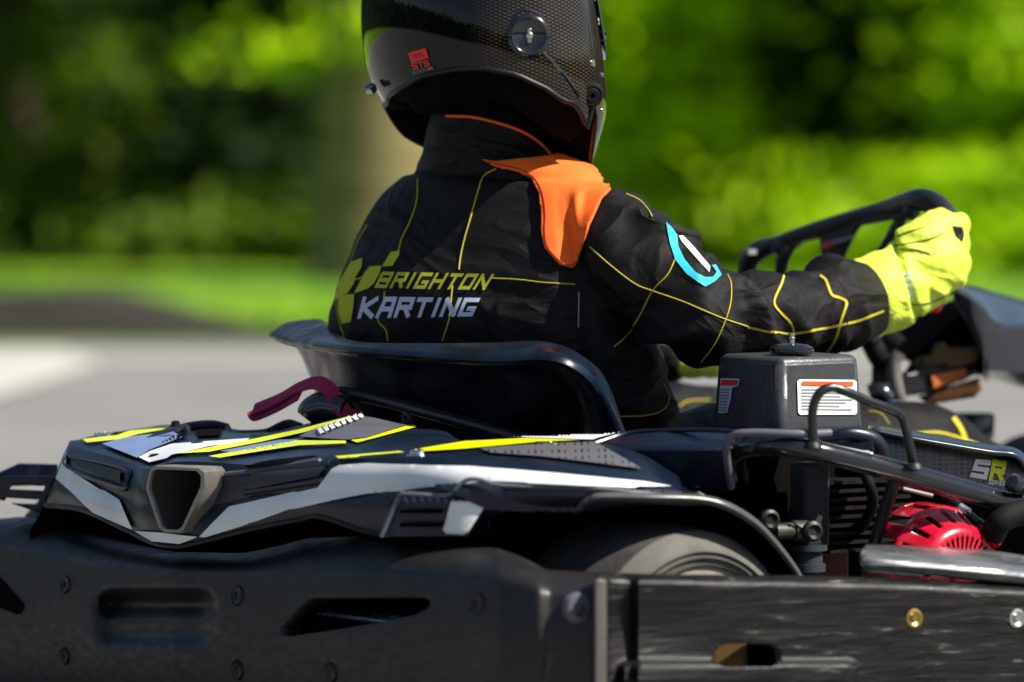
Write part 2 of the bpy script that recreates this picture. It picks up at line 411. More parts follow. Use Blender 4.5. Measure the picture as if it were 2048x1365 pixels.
# slightly uneven grass verge
rows = []
for i in range(60):
    y = 16.15+i*.3; rows.append([Vector((x*.35, y+.05*math.sin(x*.9), -.004+sm(i/6)*.03*(1+noise.noise((x*.2, y*.4, 0)))+.12*sm((i-12)/30)*(1.0+noise.noise((x*.11, y*.2, 3))))) for x in range(-40, 41)])
setp(obj('grass_verge', grid(rows), M['grass']), kind='structure')
def gp(px, py): v = G(px, py); return (v.x, v.y)
sheet('edge_line', [(-30, 15.30), (30, 15.22), (30, 15.50), (-30, 15.62)], M['paint'], .004)
a, b_, c, d = gp(-400, 722), gp(185, 724), gp(170, 742), gp(-400, 905)
sheet('kerb_apron', [gp(-600, 706), gp(120, 705), gp(188, 722), gp(188, 738), gp(100, 768), gp(-20, 802), gp(-600, 960)], M['concrete'], .008)
rows = []
for i in range(13):
    t = i/12; r = []
    for j in range(40):
        x = -2.6+j*.065; hgt = .125*math.sin(math.pi*t)*sm((.02-x-.0)/.75)*(1+.25*noise.noise((x*3, t*3, 0)))
        r.append(Vector((x-.0, 16.35+t*.7, .0+hgt)))
    rows.append(r)
for r in rows:
    for v in r: v.x -= .42
setp(obj('soil_bank', grid(rows), M['soil']), kind='structure')
# grass blades, nobody could count them
bm = bmesh.new()
for k in range(9000):
    y = random.uniform(16.4, 22); x = random.uniform(-.09, .09)*y*1.1; h = random.uniform(.02, .05)
    a = random.uniform(0, 6.28); dx, dy = math.cos(a)*.006, math.sin(a)*.006; z = .02+.1*sm((y-19.7)/9)
    v = [bm.verts.new(q) for q in ((x-dx, y-dy, z-.02), (x+dx, y+dy, z-.02), (x+random.uniform(-.02, .02), y+random.uniform(-.02, .02), z+h))]; bm.faces.new(v)
setp(obj('grass_tufts', bm, M['blade'], smooth=False, off=9), kind='stuff')

def tree(name, label, cat, x, y, rx, ry, z0, z1, lm, bark, nclump, trunk_r=.05, group=None, seed=0, nleaf=46, ls=.055, flat=.05, trunk_top=None):
    rnd = random.Random(seed); t = thing(name, label, cat, (x, y, 0), group)
    bm = bmesh.new(); top = trunk_top or z1*.85
    tube([(x, y, -.05), (x+.02, y, top*.3), (x-.03, y+.02, top*.7), (x, y, top)], [trunk_r*1.35, trunk_r, trunk_r*.75, trunk_r*.3], n=10, bm=bm)
    for k in range(7):
        a = rnd.uniform(0, 6.28); zz = z0+(z1-z0)*rnd.uniform(.1, .8); e = Vector((x+math.cos(a)*rx*.8, y+math.sin(a)*ry*.8, zz+.12))
        tube([(x, y, zz*.85), ((x+e.x)/2, (y+e.y)/2, zz), e], [trunk_r*.35, trunk_r*.22, .006], n=6, bm=bm)
    obj('trunk', bm, bark, t)
    bm = bmesh.new()
    for k in range(nclump):
        a = rnd.uniform(0, 6.28); zt = rnd.random(); q = math.sqrt(rnd.uniform(.12, 1))*(.62+.38*math.sin(math.pi*min(1, zt*.8+.2)))
        cx, cy, cz = x+math.cos(a)*rx*q, y+math.sin(a)*ry*q, z0+(z1-z0)*zt
        L = rnd.uniform(.18, .42); W = rnd.uniform(.08, .2); H = flat*rnd.uniform(.4, 1.2)
        for i in range(nleaf):
            p = Vector((cx+rnd.gauss(0, L*.5), cy+rnd.gauss(0, W*.6), cz+rnd.gauss(0, H*.5)))
            nrm = Vector((rnd.gauss(0, .6), rnd.gauss(-.3, .6), rnd.gauss(.7, .5))).normalized(); u = nrm.orthogonal().normalized(); u.rotate(Matrix.Rotation(rnd.uniform(0, 6.28), 3, nrm)); v = nrm.cross(u)
            s = ls*rnd.uniform(.6, 1.2)
            bm.faces.new([bm.verts.new(p+u*s), bm.verts.new(p+v*s*.5+nrm*s*.1), bm.verts.new(p-u*s), bm.verts.new(p-v*s*.5+nrm*s*.1)])
    obj('crown', bm, lm, t, smooth=False, off=9)
    return t
def X(px, Y): return (px-1024)/FPX*Y
GA = 'bushes and small trees behind the track'
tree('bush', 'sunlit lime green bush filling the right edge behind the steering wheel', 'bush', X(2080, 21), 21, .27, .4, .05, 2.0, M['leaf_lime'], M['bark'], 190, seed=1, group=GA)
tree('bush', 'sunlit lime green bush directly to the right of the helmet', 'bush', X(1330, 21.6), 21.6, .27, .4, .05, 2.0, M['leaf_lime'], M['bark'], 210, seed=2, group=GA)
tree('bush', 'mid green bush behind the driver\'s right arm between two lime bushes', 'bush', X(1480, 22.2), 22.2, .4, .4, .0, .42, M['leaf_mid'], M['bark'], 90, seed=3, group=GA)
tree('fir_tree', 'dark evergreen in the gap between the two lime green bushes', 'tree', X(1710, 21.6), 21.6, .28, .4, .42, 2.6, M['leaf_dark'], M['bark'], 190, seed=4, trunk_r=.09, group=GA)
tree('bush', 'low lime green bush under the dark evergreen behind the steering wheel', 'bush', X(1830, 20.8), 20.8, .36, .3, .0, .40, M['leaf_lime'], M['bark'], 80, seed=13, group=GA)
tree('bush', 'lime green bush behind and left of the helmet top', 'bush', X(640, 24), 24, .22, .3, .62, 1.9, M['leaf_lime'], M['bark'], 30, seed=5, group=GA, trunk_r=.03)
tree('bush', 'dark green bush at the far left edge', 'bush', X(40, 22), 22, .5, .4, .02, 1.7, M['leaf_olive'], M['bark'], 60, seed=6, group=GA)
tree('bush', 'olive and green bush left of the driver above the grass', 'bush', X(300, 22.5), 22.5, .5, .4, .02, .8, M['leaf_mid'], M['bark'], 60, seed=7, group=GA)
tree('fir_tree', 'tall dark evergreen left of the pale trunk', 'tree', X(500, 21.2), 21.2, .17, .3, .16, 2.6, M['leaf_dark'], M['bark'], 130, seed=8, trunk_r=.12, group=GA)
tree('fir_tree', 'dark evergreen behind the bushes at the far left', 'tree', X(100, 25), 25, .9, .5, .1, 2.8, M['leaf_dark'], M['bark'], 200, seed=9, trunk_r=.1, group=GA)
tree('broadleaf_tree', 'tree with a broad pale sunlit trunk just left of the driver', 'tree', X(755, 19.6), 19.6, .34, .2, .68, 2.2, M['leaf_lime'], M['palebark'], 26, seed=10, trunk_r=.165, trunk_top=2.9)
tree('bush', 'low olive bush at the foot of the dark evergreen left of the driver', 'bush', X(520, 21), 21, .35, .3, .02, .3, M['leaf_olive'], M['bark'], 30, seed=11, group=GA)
# the wood behind reads as one mass
bm = bmesh.new(); rnd = random.Random(30)
for k in range(16000):
    p = Vector((rnd.uniform(-4.5, 4.5), rnd.uniform(27, 29.5), rnd.uniform(0, 3.4))); s = rnd.uniform(.06, .14)
    nrm = Vector((rnd.gauss(0, .6), rnd.gauss(-.4, .6), rnd.gauss(.6, .5))).normalized(); u = nrm.orthogonal(); v = nrm.cross(u)
    bm.faces.new([bm.verts.new(p+u*s*1.6), bm.verts.new(p+v*s*.5), bm.verts.new(p-u*s*1.6), bm.verts.new(p-v*s*.5)])
for k in range(26000):
    a = rnd.uniform(math.radians(100), math.radians(440)); rr_ = rnd.uniform(34, 42); p = Vector((rr_*math.cos(a), rr_*math.sin(a), rnd.uniform(0, 4.6)*rnd.uniform(.5, 1))); s = rnd.uniform(.35, .8)
    nrm = Vector((rnd.gauss(0, .6), rnd.gauss(0, .6), rnd.gauss(.5, .5))).normalized(); u = nrm.orthogonal(); v = nrm.cross(u)
    bm.faces.new([bm.verts.new(p+u*s), bm.verts.new(p+v*s*.5), bm.verts.new(p-u*s), bm.verts.new(p-v*s*.5)])
setp(obj('far_wood', bm, M['leaf_dark'], smooth=False, off=9), kind='stuff')

# ------------------------------------------------------------------ the driver
person = thing('person', 'kart driver from behind in black suit with orange shoulder, carbon helmet and neon gloves', 'person', P(1000, 900, 7.0)*1.0)
bm = bmesh.new()
def ring(l, r, py, Yc, hd, n=36, slope=-.6, e=2.4):
    c = P((l+r)/2, py, Yc); hw = (r-l)/2*Yc/FPX; out = []
    for k in range(n):
        q = 2*math.pi*k/n; cx, sy = math.cos(q), math.sin(q)
        x = hw*math.copysign(abs(cx)**(2/e), cx); y = hd*math.copysign(abs(sy)**(2/e), sy)
        out.append(c+Vector((x, slope*x+y, 0)))
    return out
T = [(880,1060,120,7.0,.06,0),(865,1075,210,7.0,.065,0),(852,1088,262,7.0,.066,-.1),(845,1105,300,7.0,.068,-.2),(838,1150,326,7.0,.072,-.3),(815,1192,350,7.0,.082,-.45),(798,1212,368,7.0,.092,-.5),(760,1230,402,7.0,.105,-.6),(724,1238,458,7.0,.118,-.6),
 (694,1232,535,6.99,.125,-.6),(665,1245,600,6.985,.13,-.55),(652,1272,650,6.985,.13,-.5),(652,1318,705,6.99,.13,-.45),(662,1335,760,7.0,.13,-.45),(668,1340,800,7.0,.13,-.45),(676,1336,850,7.02,.13,-.4),(700,1310,930,7.04,.12,-.4),(740,1260,1000,7.04,.11,-.4)]
rings = [ring(l, r, y, Y, h, slope=s) for l, r, y, Y, h, s in T]
cols = [cr([r[k] for r in rings], 3) for k in range(36)]
grid([[c[i] for c in cols] for i in range(len(cols[0]))], closed_u=True, bm=bm, caps=True)
# arms
def limb(pts, bm):
    path = [P(a, b, c) for a, b, c, r in pts]; tube(path, [r*c/FPX for a, b, c, r in pts], n=24, steps=6, bm=bm)
limb([(1120,455,6.95,80),(1205,470,6.90,98),(1262,515,6.86,112),(1330,572,6.83,106),(1400,625,6.82,98),(1450,645,6.84,93),(1520,634,6.90,82),(1600,627,6.97,80),(1672,614,7.04,84),(1722,599,7.08,76),(1752,591,7.10,62)], bm)
limb([(840,480,7.2,90),(900,540,7.36,85),(1050,640,7.5,80),(1200,690,7.50,60),(1300,722,7.48,42),(1368,736,7.45,27)], bm)
# legs
limb([(1180,930,6.98,120),(1400,930,7.08,110),(1620,925,7.2,104),(1780,905,7.3,98),(1860,905,7.36,88),(1960,960,7.44,72),(2080,1040,7.55,58),(2180,1110,7.65,48)], bm)
limb([(900,930,7.25,120),(1150,900,7.42,105),(1340,870,7.55,92),(1450,850,7.65,82),(1560,880,7.75,76),(1700,960,7.85,60),(1800,1040,7.95,48)], bm)
me0 = bpy.data.meshes.new('t'); bmesh.ops.recalc_face_normals(bm, faces=bm.faces); bm.to_mesh(me0); bm.free()
def remesh(me, vox, smooth_it=4):
    o = bpy.data.objects.new('t', me); COL.objects.link(o)
    m = o.modifiers.new('r', 'REMESH'); m.mode = 'VOXEL'; m.voxel_size = vox
    s = o.modifiers.new('s', 'SMOOTH'); s.iterations = smooth_it; s.factor = .6
    dg = bpy.context.evaluated_depsgraph_get(); dg.update(); ev = o.evaluated_get(dg)
    res = bpy.data.meshes.new_from_object(ev); bpy.data.objects.remove(o); b = bmesh.new(); b.from_mesh(res); return b
bm = remesh(me0, .005, 8)
bm.normal_update()
# cloth folds
armax = (P(1700, 610, 7.06)-P(1450, 645, 6.84)).normalized(); upax = (P(1450, 645, 6.84)-P(1230, 490, 6.88)).normalized()
def px_of(p):
    d = p-ORG; z = d.y*CT-d.z*ST; return 1024+FPX*d.x/z, 682.5-FPX*(d.z*CT+d.y*ST)/z
def fold(p, axis, fr, seed):
    a = p.dot(axis); q = p-axis*a
    v = noise.noise(Vector((a*fr*.8+seed, q.z*9, (q.x+q.y)*7))); w_ = abs(math.sin(math.pi*(a*fr*.9+1.3*noise.noise(Vector((a*9+seed, q.z*11, q.y*8)))))); return (1-w_)*(.55+1.2*max(0, v+.15))+.5*noise.noise(Vector((a*40, q.z*22, q.y*22)))
for v in bm.verts:
    x, y = px_of(v.co); n = 0
    if y > 300:
        arm = sm((x-1190)/90)*(1 if y < 745 else 0)
        fore = sm((x-1430)/80)*(1 if y < 745 else 0)
        if fore > 0: n += fore*(1-.7*sm((x-1660)/70))*(.0175*fold(v.co+UP*.6*(v.co.x), armax, 14, 1)-.004)
        if arm > 0 and fore < 1: n += arm*(1-fore)*(.0130*fold(v.co, upax, 11, 5)-.0015)
        tor = 1-arm
        if tor > 0:
            n += tor*.0055*noise.noise(v.co*9)+tor*.003*(1-abs(noise.noise(Vector((v.co.x*8+v.co.z*9, v.co.y*6, v.co.z*20))))*2.5)
            low = sm((y-590)/90)
            n += tor*low*.006*(1-abs(noise.noise(Vector((v.co.x*16, v.co.y*9, v.co.z*5))))*2.4)
            ridge = math.exp(-((x-1150-(y-560)*.02)/22)**2)*sm((y-420)/60); n -= tor*ridge*.007
        if y > 800: n += .004*fold(v.co, F, 12, 9)
    v.co += v.normal*n
# collar: a standing ring whose seam is pinched
bm.normal_update()
for v in bm.verts:
    x, y = px_of(v.co)
    if 225 < y < 380 and v.co.y < 7.2:
        yy = y-(x-965)*.06
        v.co -= v.normal*.006*math.exp(-((yy-348)/9)**2)
body = obj('body', bm, M['suit'], person, ang=180)
body.data.materials.append(M['balaclava'])
for p_ in body.data.polygons:
    x, y = px_of(p_.center+wl(body))
    if y < interp([(893,232),(940,234),(980,242),(1020,254),(1055,270),(1082,290),(1101,310)], x): p_.material_index = 1
BT = bvh(body)
seams = [[(836,358),(834,400),(822,440),(805,475),(797,503)],[(992,338),(968,352),(957,380),(943,430),(930,475),(922,510),(918,540)],[(735,450),(715,485),(704,520),(700,532)],
 [(985,557),(1040,560),(1090,566),(1150,569)],[(770,583),(766,610),(756,640),(772,660),(776,682)],[(905,572),(900,625),(897,645),(885,682)],[(672,595),(678,640),(692,684)],
 [(712,560),(735,552)],[(1252,388),(1280,402),(1298,422),(1304,434)],[(1180,494),(1220,530),(1270,568),(1308,583),(1370,605),(1440,635),(1500,655)],
 [(1352,515),(1335,550),(1305,582),(1280,630),(1255,670),(1228,694)],[(1455,550),(1462,570),(1460,610),(1445,655),(1425,695),(1402,725)],
 [(1240,833),(1290,831),(1325,820),(1338,795),(1325,765)],[(840,300),(842,318)],[(1738,823),(1762,828),(1778,850)],[(1340,838),(1370,805),(1420,800)]]
for s_ in seams: obj('piping', seam([s_], BT, .0008), M['thread'], body)
def ribbon_polys(path, wd):
    q = cr([Vector((x, y, 0)) for x, y in path], 5); out = []
    L = []; Rr = []
    for i, p in enumerate(q):
        t = (q[min(i+1, len(q)-1)]-q[max(i-1, 0)]).normalized(); nn = Vector((-t.y, t.x, 0))*wd/2
        L.append((p.x+nn.x, p.y+nn.y)); Rr.append((p.x-nn.x, p.y-nn.y))
    return L+Rr[::-1]
for p, w_ in (([(1495,654),(1550,665),(1600,665),(1680,650),(1720,640),(1766,622)], 4.5), ([(1568,552),(1562,570),(1548,605),(1560,625),(1580,645),(1587,665),(1580,695)], 4.5),
  ([(1640,552),(1652,562),(1662,590),(1680,597),(1692,607),(1682,640),(1670,680),(1654,705)], 5), ([(1906,836),(1922,860),(1934,892)], 9), ([(1830,868),(1880,866),(1940,884),(1990,908),(2040,935)], 5)): decal('piping', [ribbon_polys(p, w_)], BT, M['thread'], body, off=.0011, s=5)
op = [(965,319),(992,325),(1035,322),(1080,319),(1115,314),(1150,324),(1173,332),(1197,350),(1222,384),(1205,401),(1194,426),(1182,452),(1167,499),(1159,526),(1150,534),(1138,537),(1120,531),(1091,499),(1084,464),(1085,429),(1079,388),(1062,359),(1035,344),(992,335)]
o = decal('shoulder_panel', op, BT, M['orange'], body, off=.0045, s=4, solid=.003, label='bright orange shoulder panel with stitched edge')
# soft folds of the orange cloth
for v in o.data.vertices:
    x, y = px_of(v.co+wl(o)); d = (ORG-(v.co+wl(o))).normalized()
    k = .006*math.exp(-((x-1126-(y-430)*.10)/13)**2)*sm((y-350)/60)-.006*math.exp(-((x-1152+(y-430)*.05)/10)**2)*sm((y-360)/50)
    k = min(k*.5, .0018) if k > 0 else k*1.3; k -= .006*math.exp(-((y-372+(x-1190)*.35)/9)**2)*sm((x-1130)/40)
    v.co -= d*k*.9
OT = bvh(o)
inner = []
def inset(poly, s):
    c = (sum(p[0] for p in poly)/len(poly), sum(p[1] for p in poly)/len(poly)); out = []
    n = len(poly)
    for i in range(n):
        a, b, c2 = Vector(poly[i-1]), Vector(poly[i]), Vector(poly[(i+1) % n]); t = (c2-a).normalized(); nn = Vector((-t.y, t.x))
        q = b+nn*s
        if not pip(q.x, q.y, poly): q = b-nn*s
        out.append((q.x, q.y))
    return out
obj('edge_stitching', seam([inset(op, 6)+[inset(op, 6)[0]]], OT, .0008, off=.0003), mat('orange_stitch_thread', (.45,.03,.002), .8), o)
# neck piping along the collar edge
obj('collar_piping', seam([[(893,232),(940,234),(980,242),(1020,254),(1055,270),(1082,290),(1101,310)]], BT, .0017, off=.0006), M['orange'], body)
# embroidered club lettering and emblem
def z2(l): return [(640+x*.293, 300+y*.293) for x, y in l]
decal('embroidered_emblem', [z2([(215,770),(295,740),(290,800),(250,870),(235,920),(190,985),(160,992),(80,1055),(100,975),(150,880)]), z2([(345,800),(425,795),(410,850),(370,920),(330,950),(240,982),(270,920),(310,840)]),
  z2([(490,700),(550,690),(545,720),(500,795),(430,800),(440,780)]), z2([(130,995),(240,987),(235,1060),(215,1175),(155,1190),(130,1110)])], BT, M['sewyellow'], body, s=6)
decal('embroidered_lettering', textpolys('BRIGHTON', [(750,577),(970,581),(990,549),(766,545)], .27, .55), BT, M['sewyellow'], body, s=5)
decal('embroidered_lettering', textpolys('KARTING', [(716,638),(946,633),(962,597),(728,594)], .30, .50), BT, M['sewwhite'], body, s=5)
decal('sleeve_badge', [(1332,445),(1339,487),(1351,521),(1373,548),(1409,574),(1428,564),(1442,551),(1430,530),(1422,531),(1432,545),(1425,555),(1408,555),(1391,545),(1370,521),(1356,494),(1353,470),(1344,457)], BT, M['cyan'], body, s=5)
decal('sleeve_badge', [(1356,472),(1365,472),(1394,503),(1419,533),(1417,545),(1391,516),(1363,485)], BT, M['white'], body, s=5, label='white bar inside the cyan ring of the sleeve badge')
# side zip
obj('zip', seam([[(1158,585),(1158,610),(1157,655)]], BT, .0009, off=.0006), M['ink'], body)

# helmet ------------------------------------------------------------
LF = [(-230,905),(-205,845),(-160,790),(-110,752),(-50,730),(0,722),(60,722),(110,727),(150,735),(180,748),(205,768),(225,779),(258,792),(281,812),(299,838),(330,880)]
RG = [(-230,1010),(-205,1080),(-160,1130),(-110,1160),(-50,1180),(0,1189),(60,1199),(120,1208),(180,1214),(214,1215),(249,1209),(278,1199),(331,1184),(345,1178)]
RIM = [(768,212),(777,205),(780,190),(803,176),(844,152),(914,138),(973,138),(1032,149),(1090,176),(1128,202),(1149,206),(1163,228),(1175,264),(1181,334)]
def shellpt(q, py, grow=0):
    l = sum(interp(LF, py+k*8) for k in (-3,-2,-1,0,1,2,3))/7-grow; r = sum(interp(RG, py+k*8) for k in (-3,-2,-1,0,1,2,3))/7+grow; cx = (l+r)/2; hw = (r-l)/2
    Yc = 7.0; k = hw/246
    e = 2/2.15
    c, s = math.cos(q), math.sin(q)
    px = cx+hw*math.copysign(abs(c)**e, c)
    Y = Yc+(.150*k+grow*.00055)*math.copysign(abs(s)**e, s)-.25*(px-cx)/FPX*7
    return px, py, Y
def bottom(q):
    # near side follows the neck opening, far side hangs down to the chin
    s = math.sin(q)
    lo = 225
    for it in range(12):
        px = shellpt(q, lo)[0]
        tgt = interp(RIM, px)
        if math.cos(q) > .86 and s <= 0: tgt = 206+(334-206)*sm((math.cos(q)-.86)/.12)
        lo = lo*.5+tgt*.5
    if s <= 0: near = lo; return near
    a = q/math.pi   # 0 right .. 1 left
    far = interp([(0,334),(.2,338),(.5,320),(.8,300),(.92,270),(1,lo)], a)
    return far
NQ = 96; NV = 44
rows = []
for i in range(NQ):
    q = -math.pi+2*math.pi*i/NQ; bt = bottom(q)
    rows.append([P(*shellpt(q, -229+(bt+229)*(1-(1-k/NV)**1.15))) for k in range(NV+1)])
bm = grid(rows, closed_v=True); bm.faces.new([r for r in [v for v in bm.verts][0::NV+1]])
uvl = bm.loops.layers.uv.new('UVMap')
for f in bm.faces:
    for l in f.loops:
        p = l.vert.co; x, y = px_of(p); c = P(967, y, 7.0); a = math.atan2(p.x-c.x, -(p.y-c.y)); l[uvl].uv = (a*.14-.02, p.z)
helmet = obj('helmet', bm, M['carbon'], person, ang=60, solid=.004, sub=1, label='glossy black carbon fibre full-face helmet')
helmet.data.materials.append(M['void']); helmet.modifiers['solid'].material_offset = 1
HT = bvh(helmet)
edge = [r[-1] for r in rows]
obj('rim_trim', tube(edge, .0032, n=8, smooth=False, closed=True), M['black'], helmet)
# padding: an inner skin that turns in under the rim
rows2 = []
for i in range(NQ):
    q = -math.pi+2*math.pi*i/NQ; bt = bottom(q); e0 = P(*shellpt(q, bt)); c = P(985, 225, 7.02); c.z = e0.z; nr = sm((.25-math.sin(q))/.5)*sm((.93-abs(math.cos(q)))/.25)
    rows2.append([e0.lerp(c, .03), e0.lerp(c, .05)-UP*.004, e0.lerp(c, .16)-UP*(.006+.026*nr), e0.lerp(c, .30)-UP*(.032*nr), e0.lerp(c, .42)-UP*.02*nr, e0.lerp(c, .5)+UP*.05])
obj('padding', grid(rows2, closed_v=True), mat('black_padding_cloth', (.0025, .002, .002), .95, bump=1, bscale=500, spec=.08), helmet)
# pivot boss with wing screw
def onh(px, py, off=0): return hit(HT, px, py, off)
def nrm_at(t, px, py):
    d = ray(px, py).normalized(); l, n, i, ds = t.ray_cast(ORG, d)
    return -n if n.dot(d) > 0 else n
pn = nrm_at(HT, 1058, 72); pc = onh(1058, 72)
obj('visor_pivot', lathe(pc-pn*.004, pn, [(0,.024),(.004,.0235),(.006,.021),(.0065,.019),(.005,.017),(.005,.0001)], 32), M['gloss'], helmet)
b = box(pc+pn*.003, pn.cross(UP).normalized(), pn, UP, .0022, .001, .008); lathe(pc, pn, [(0,.0045),(.005,.004),(.006,.002)], 16, bm=b)
obj('wing_screw', b, M['steel'], helmet, bevel=.0006)
pn = nrm_at(HT, 1185, 190); pc = onh(1185, 190)
obj('intake_port', lathe(pc-pn*.003, (pn+Vector((-.55,-.6,0))).normalized(), [(0,.0145),(.006,.0135),(.009,.011),(.0085,.008),(.0095,.007),(.0095,.003),(.006,.0025),(.006,.0001)], 28), M['dull'], helmet)
pc = P(1197, 70, 6.98)
obj('visor_knob', lathe(pc-Vector((.004,0,0)), (1,-.25,0), [(0,.0045),(.004,.0045),(.004,.0065),(.011,.006),(.012,.004)], 18), M['gloss'], helmet)
pc = P(741, 178, 6.98); b = lathe(pc, (-.7,-.6,-.1), [(-.004,.006),(.003,.0055),(.004,.003)], 14); obj('tether_post', b, mat('anodised_blue', (.02,.12,.5), .25, metal=.8), helmet)
obj('tether_post', lathe(P(744,181,6.97), (-.5,-.8,-.4), [(-.004,.0045),(.006,.004),(.007,.002)], 14), M['steel'], helmet)
for px, py, r in ((1190,127,.0045),(1208,150,.003),(1210,222,.0035)):
    h = onh(px-4, py); n_ = nrm_at(HT, px-4, py)
    if h: obj('screw', lathe(h-n_*.001, n_, [(0, r), (.002, r*.9), (.003, r*.4)], 12), M['steel'], helmet)
# visor: smoky strip seen edge-on on the right
rows = []
for k in range(14):
    q = math.radians(-4+k*8); rows.append([P(*shellpt(q, y, 5)) for y in (-150,-110,-70,-30,10,50,90,120)])
obj('visor', grid(rows), mat('smoky_visor', (.02,.03,.03), .05, coat=1, spec=.9), helmet, solid=.002)
decal('visor_strip', [(1183,-20),(1190,-20),(1203,60),(1196,60)], bvh(bpy.data.objects[-1] if False else helmet), M['white'], helmet, off=.002)
# raised spine line from boss to port
obj('moulded_ridge', seam([[(1085,106),(1110,130),(1140,165),(1158,195)]], HT, .0028, off=-.0012), M['gloss'], helmet)
obj('moulded_ridge', seam([[(1018,62),(1030,32),(1055,20),(1082,34),(1092,62)]], HT, .003, off=-.0016), M['gloss'], helmet)
# stickers
def z1h(l): return [(680+x*.293, y*.293) for x, y in l]
stk = decal('sticker', z1h([(470,362),(590,330),(610,395),(492,430)]), HT, M['redsticker'], helmet, off=.0012, s=5, label='small red rectangular sticker')
decal('sticker_print', z1h([(500,378),(565,360),(578,385),(512,400)]), HT, mat('dark_red_print', (.45,.01,.01), .5), stk, off=.0016, s=4)
decal('sticker_lettering', textpolys('ST5', [(828,140),(861,131),(858,120),(824,127)], .24, .35), HT, M['redsticker'], helmet, off=.0012, s=4)
stk = decal('sticker', z1h([(490,490),(640,452),(650,472),(500,512)]), HT, mat('slate_sticker', (.03,.04,.07), .4), helmet, off=.0012, s=4, label='small dark strip sticker with a tricolour')
decal('sticker_print', z1h([(498,494),(530,487),(533,503),(502,510)]), HT, mat('green_print', (.01,.12,.05), .5), stk, off=.0016, s=3)
decal('sticker_print', z1h([(605,463),(634,456),(640,468),(610,477)]), HT, M['redsticker'], stk, off=.0016, s=3)

# gloves --------------------------------------------------------------
def glove_right():
    bm = bmesh.new()
    # cuff and palm as one swept form, flattened
    limb([(1724,602,7.085,74),(1748,592,7.095,80),(1775,582,7.105,82),(1798,572,7.112,78),(1815,562,7.118,71),(1845,543,7.125,72),(1872,522,7.135,68),(1893,502,7.15,52)], bm)
    limb([(1800,540,7.11,50),(1840,490,7.12,50),(1880,464,7.13,36),(1912,452,7.145,22)], bm)
    S = P(0,0,7.1)
    # four fingers, knuckles on the right, curled round the far side of the grip
    for k, (kx, ky, L, r) in enumerate(((1908,450,1.0,19),(1911,487,1.08,20),(1910,524,1.02,19),(1903,556,.85,17))):
        pts = [(kx-32, ky+4, 7.128, r*1.1),(kx, ky, 7.138, r*1.05),(kx+10, ky+2, 7.165, r),(kx-2, ky+4, 7.165+.028*L, r*.94),(kx-28*L, ky+6, 7.165+.036*L, r*.86)]
        limb(pts, bm)
    # thumb leaves the near side of the palm and lies over the top of the grip
    limb([(1835,470,7.125,22),(1858,448,7.15,20),(1880,438,7.18,18),(1895,440,7.205,15)], bm)
    me = bpy.data.meshes.new('t'); bmesh.ops.recalc_face_normals(bm, faces=bm.faces); bm.to_mesh(me); bm.free()
    b = remesh(me, .0028, 3); b.normal_update()
    for v in b.verts:
        x, y = px_of(v.co); t = (x-1724)*.93-(y-606)*.3
        n = .0030*(1-abs(noise.noise(Vector((v.co.x*18+v.co.z*30, v.co.y*14, v.co.z*38))))*2.6)*sm((t-90)/30)
        n -= .0050*math.exp(-((t-96)/6)**2)      # wrist seam
        n += .0026*math.exp(-((t-12)/8)**2)      # cuff hem
        n += .0015*(1-abs(noise.noise(Vector((v.co.x*40, v.co.y*20, v.co.z*12))))*2.5)
        v.co += v.normal*n
    return b
gl = obj('glove', glove_right(), M['glove'], person, ang=180, label='neon yellow-green right glove gripping the steering wheel')
GT = bvh(gl)
for s_ in ([(1783,478),(1815,465),(1850,455)],[(1790,492),(1830,485),(1862,478),(1890,465)],[(1800,500),(1830,500),(1860,508)],[(1822,610),(1850,608),(1880,598),(1905,585)]): obj('glove_stitching', seam([s_], GT, .0009, off=.0002), M['olive'], gl)
decal('dark_patch', [(1904,452),(1924,454),(1929,472),(1924,486),(1911,474)], GT, M['black'], gl, off=.0008, s=3)
for k_ in range(5): decal('wrist_print', [(1806+k_*2.5, 548+k_*11), (1820+k_*2.5, 544+k_*11), (1822+k_*2.5, 549+k_*11), (1808+k_*2.5, 553+k_*11)], GT, M['sewwhite'], gl, off=.0006, s=3)
bm = bmesh.new(); limb([(1368,738,7.44,20),(1385,738,7.43,21),(1405,736,7.42,20),(1428,732,7.42,16)], bm)
for k in range(4): limb([(1415,722+k*10,7.42,7.5),(1436,720+k*10,7.415,7.5),(1443,722+k*9,7.43,7),(1434,724+k*9,7.45,6.5)], bm)
limb([(1402,724,7.42,9),(1420,712,7.42,8),(1434,709,7.43,7)], bm)
me = bpy.data.meshes.new('t'); bmesh.ops.recalc_face_normals(bm, faces=bm.faces); bm.to_mesh(me); bm.free()
obj('glove', remesh(me, .003, 3), M['glove'], person, ang=180, label='neon yellow-green left glove low on the far side of the wheel')
for nm, a in (('shoe', (2180,1110,7.65)), ('shoe', (1800,1040,7.95))):
    p = P(*a); b = bmesh.new(); tube([p-F*.03+UP*.01, p+F*.02-UP*.03, p+F*.09-UP*.05, p+F*.17-UP*.055], [.048,.05,.042,.03], n=16, bm=b); obj(nm, b, M['dull'], person)

# ------------------------------------------------------------------ the kart
kart = thing('go_kart', 'black racing kart with white and lime stripes turning away to the right', 'go-kart', Vector((.15, 6.75, 0)))
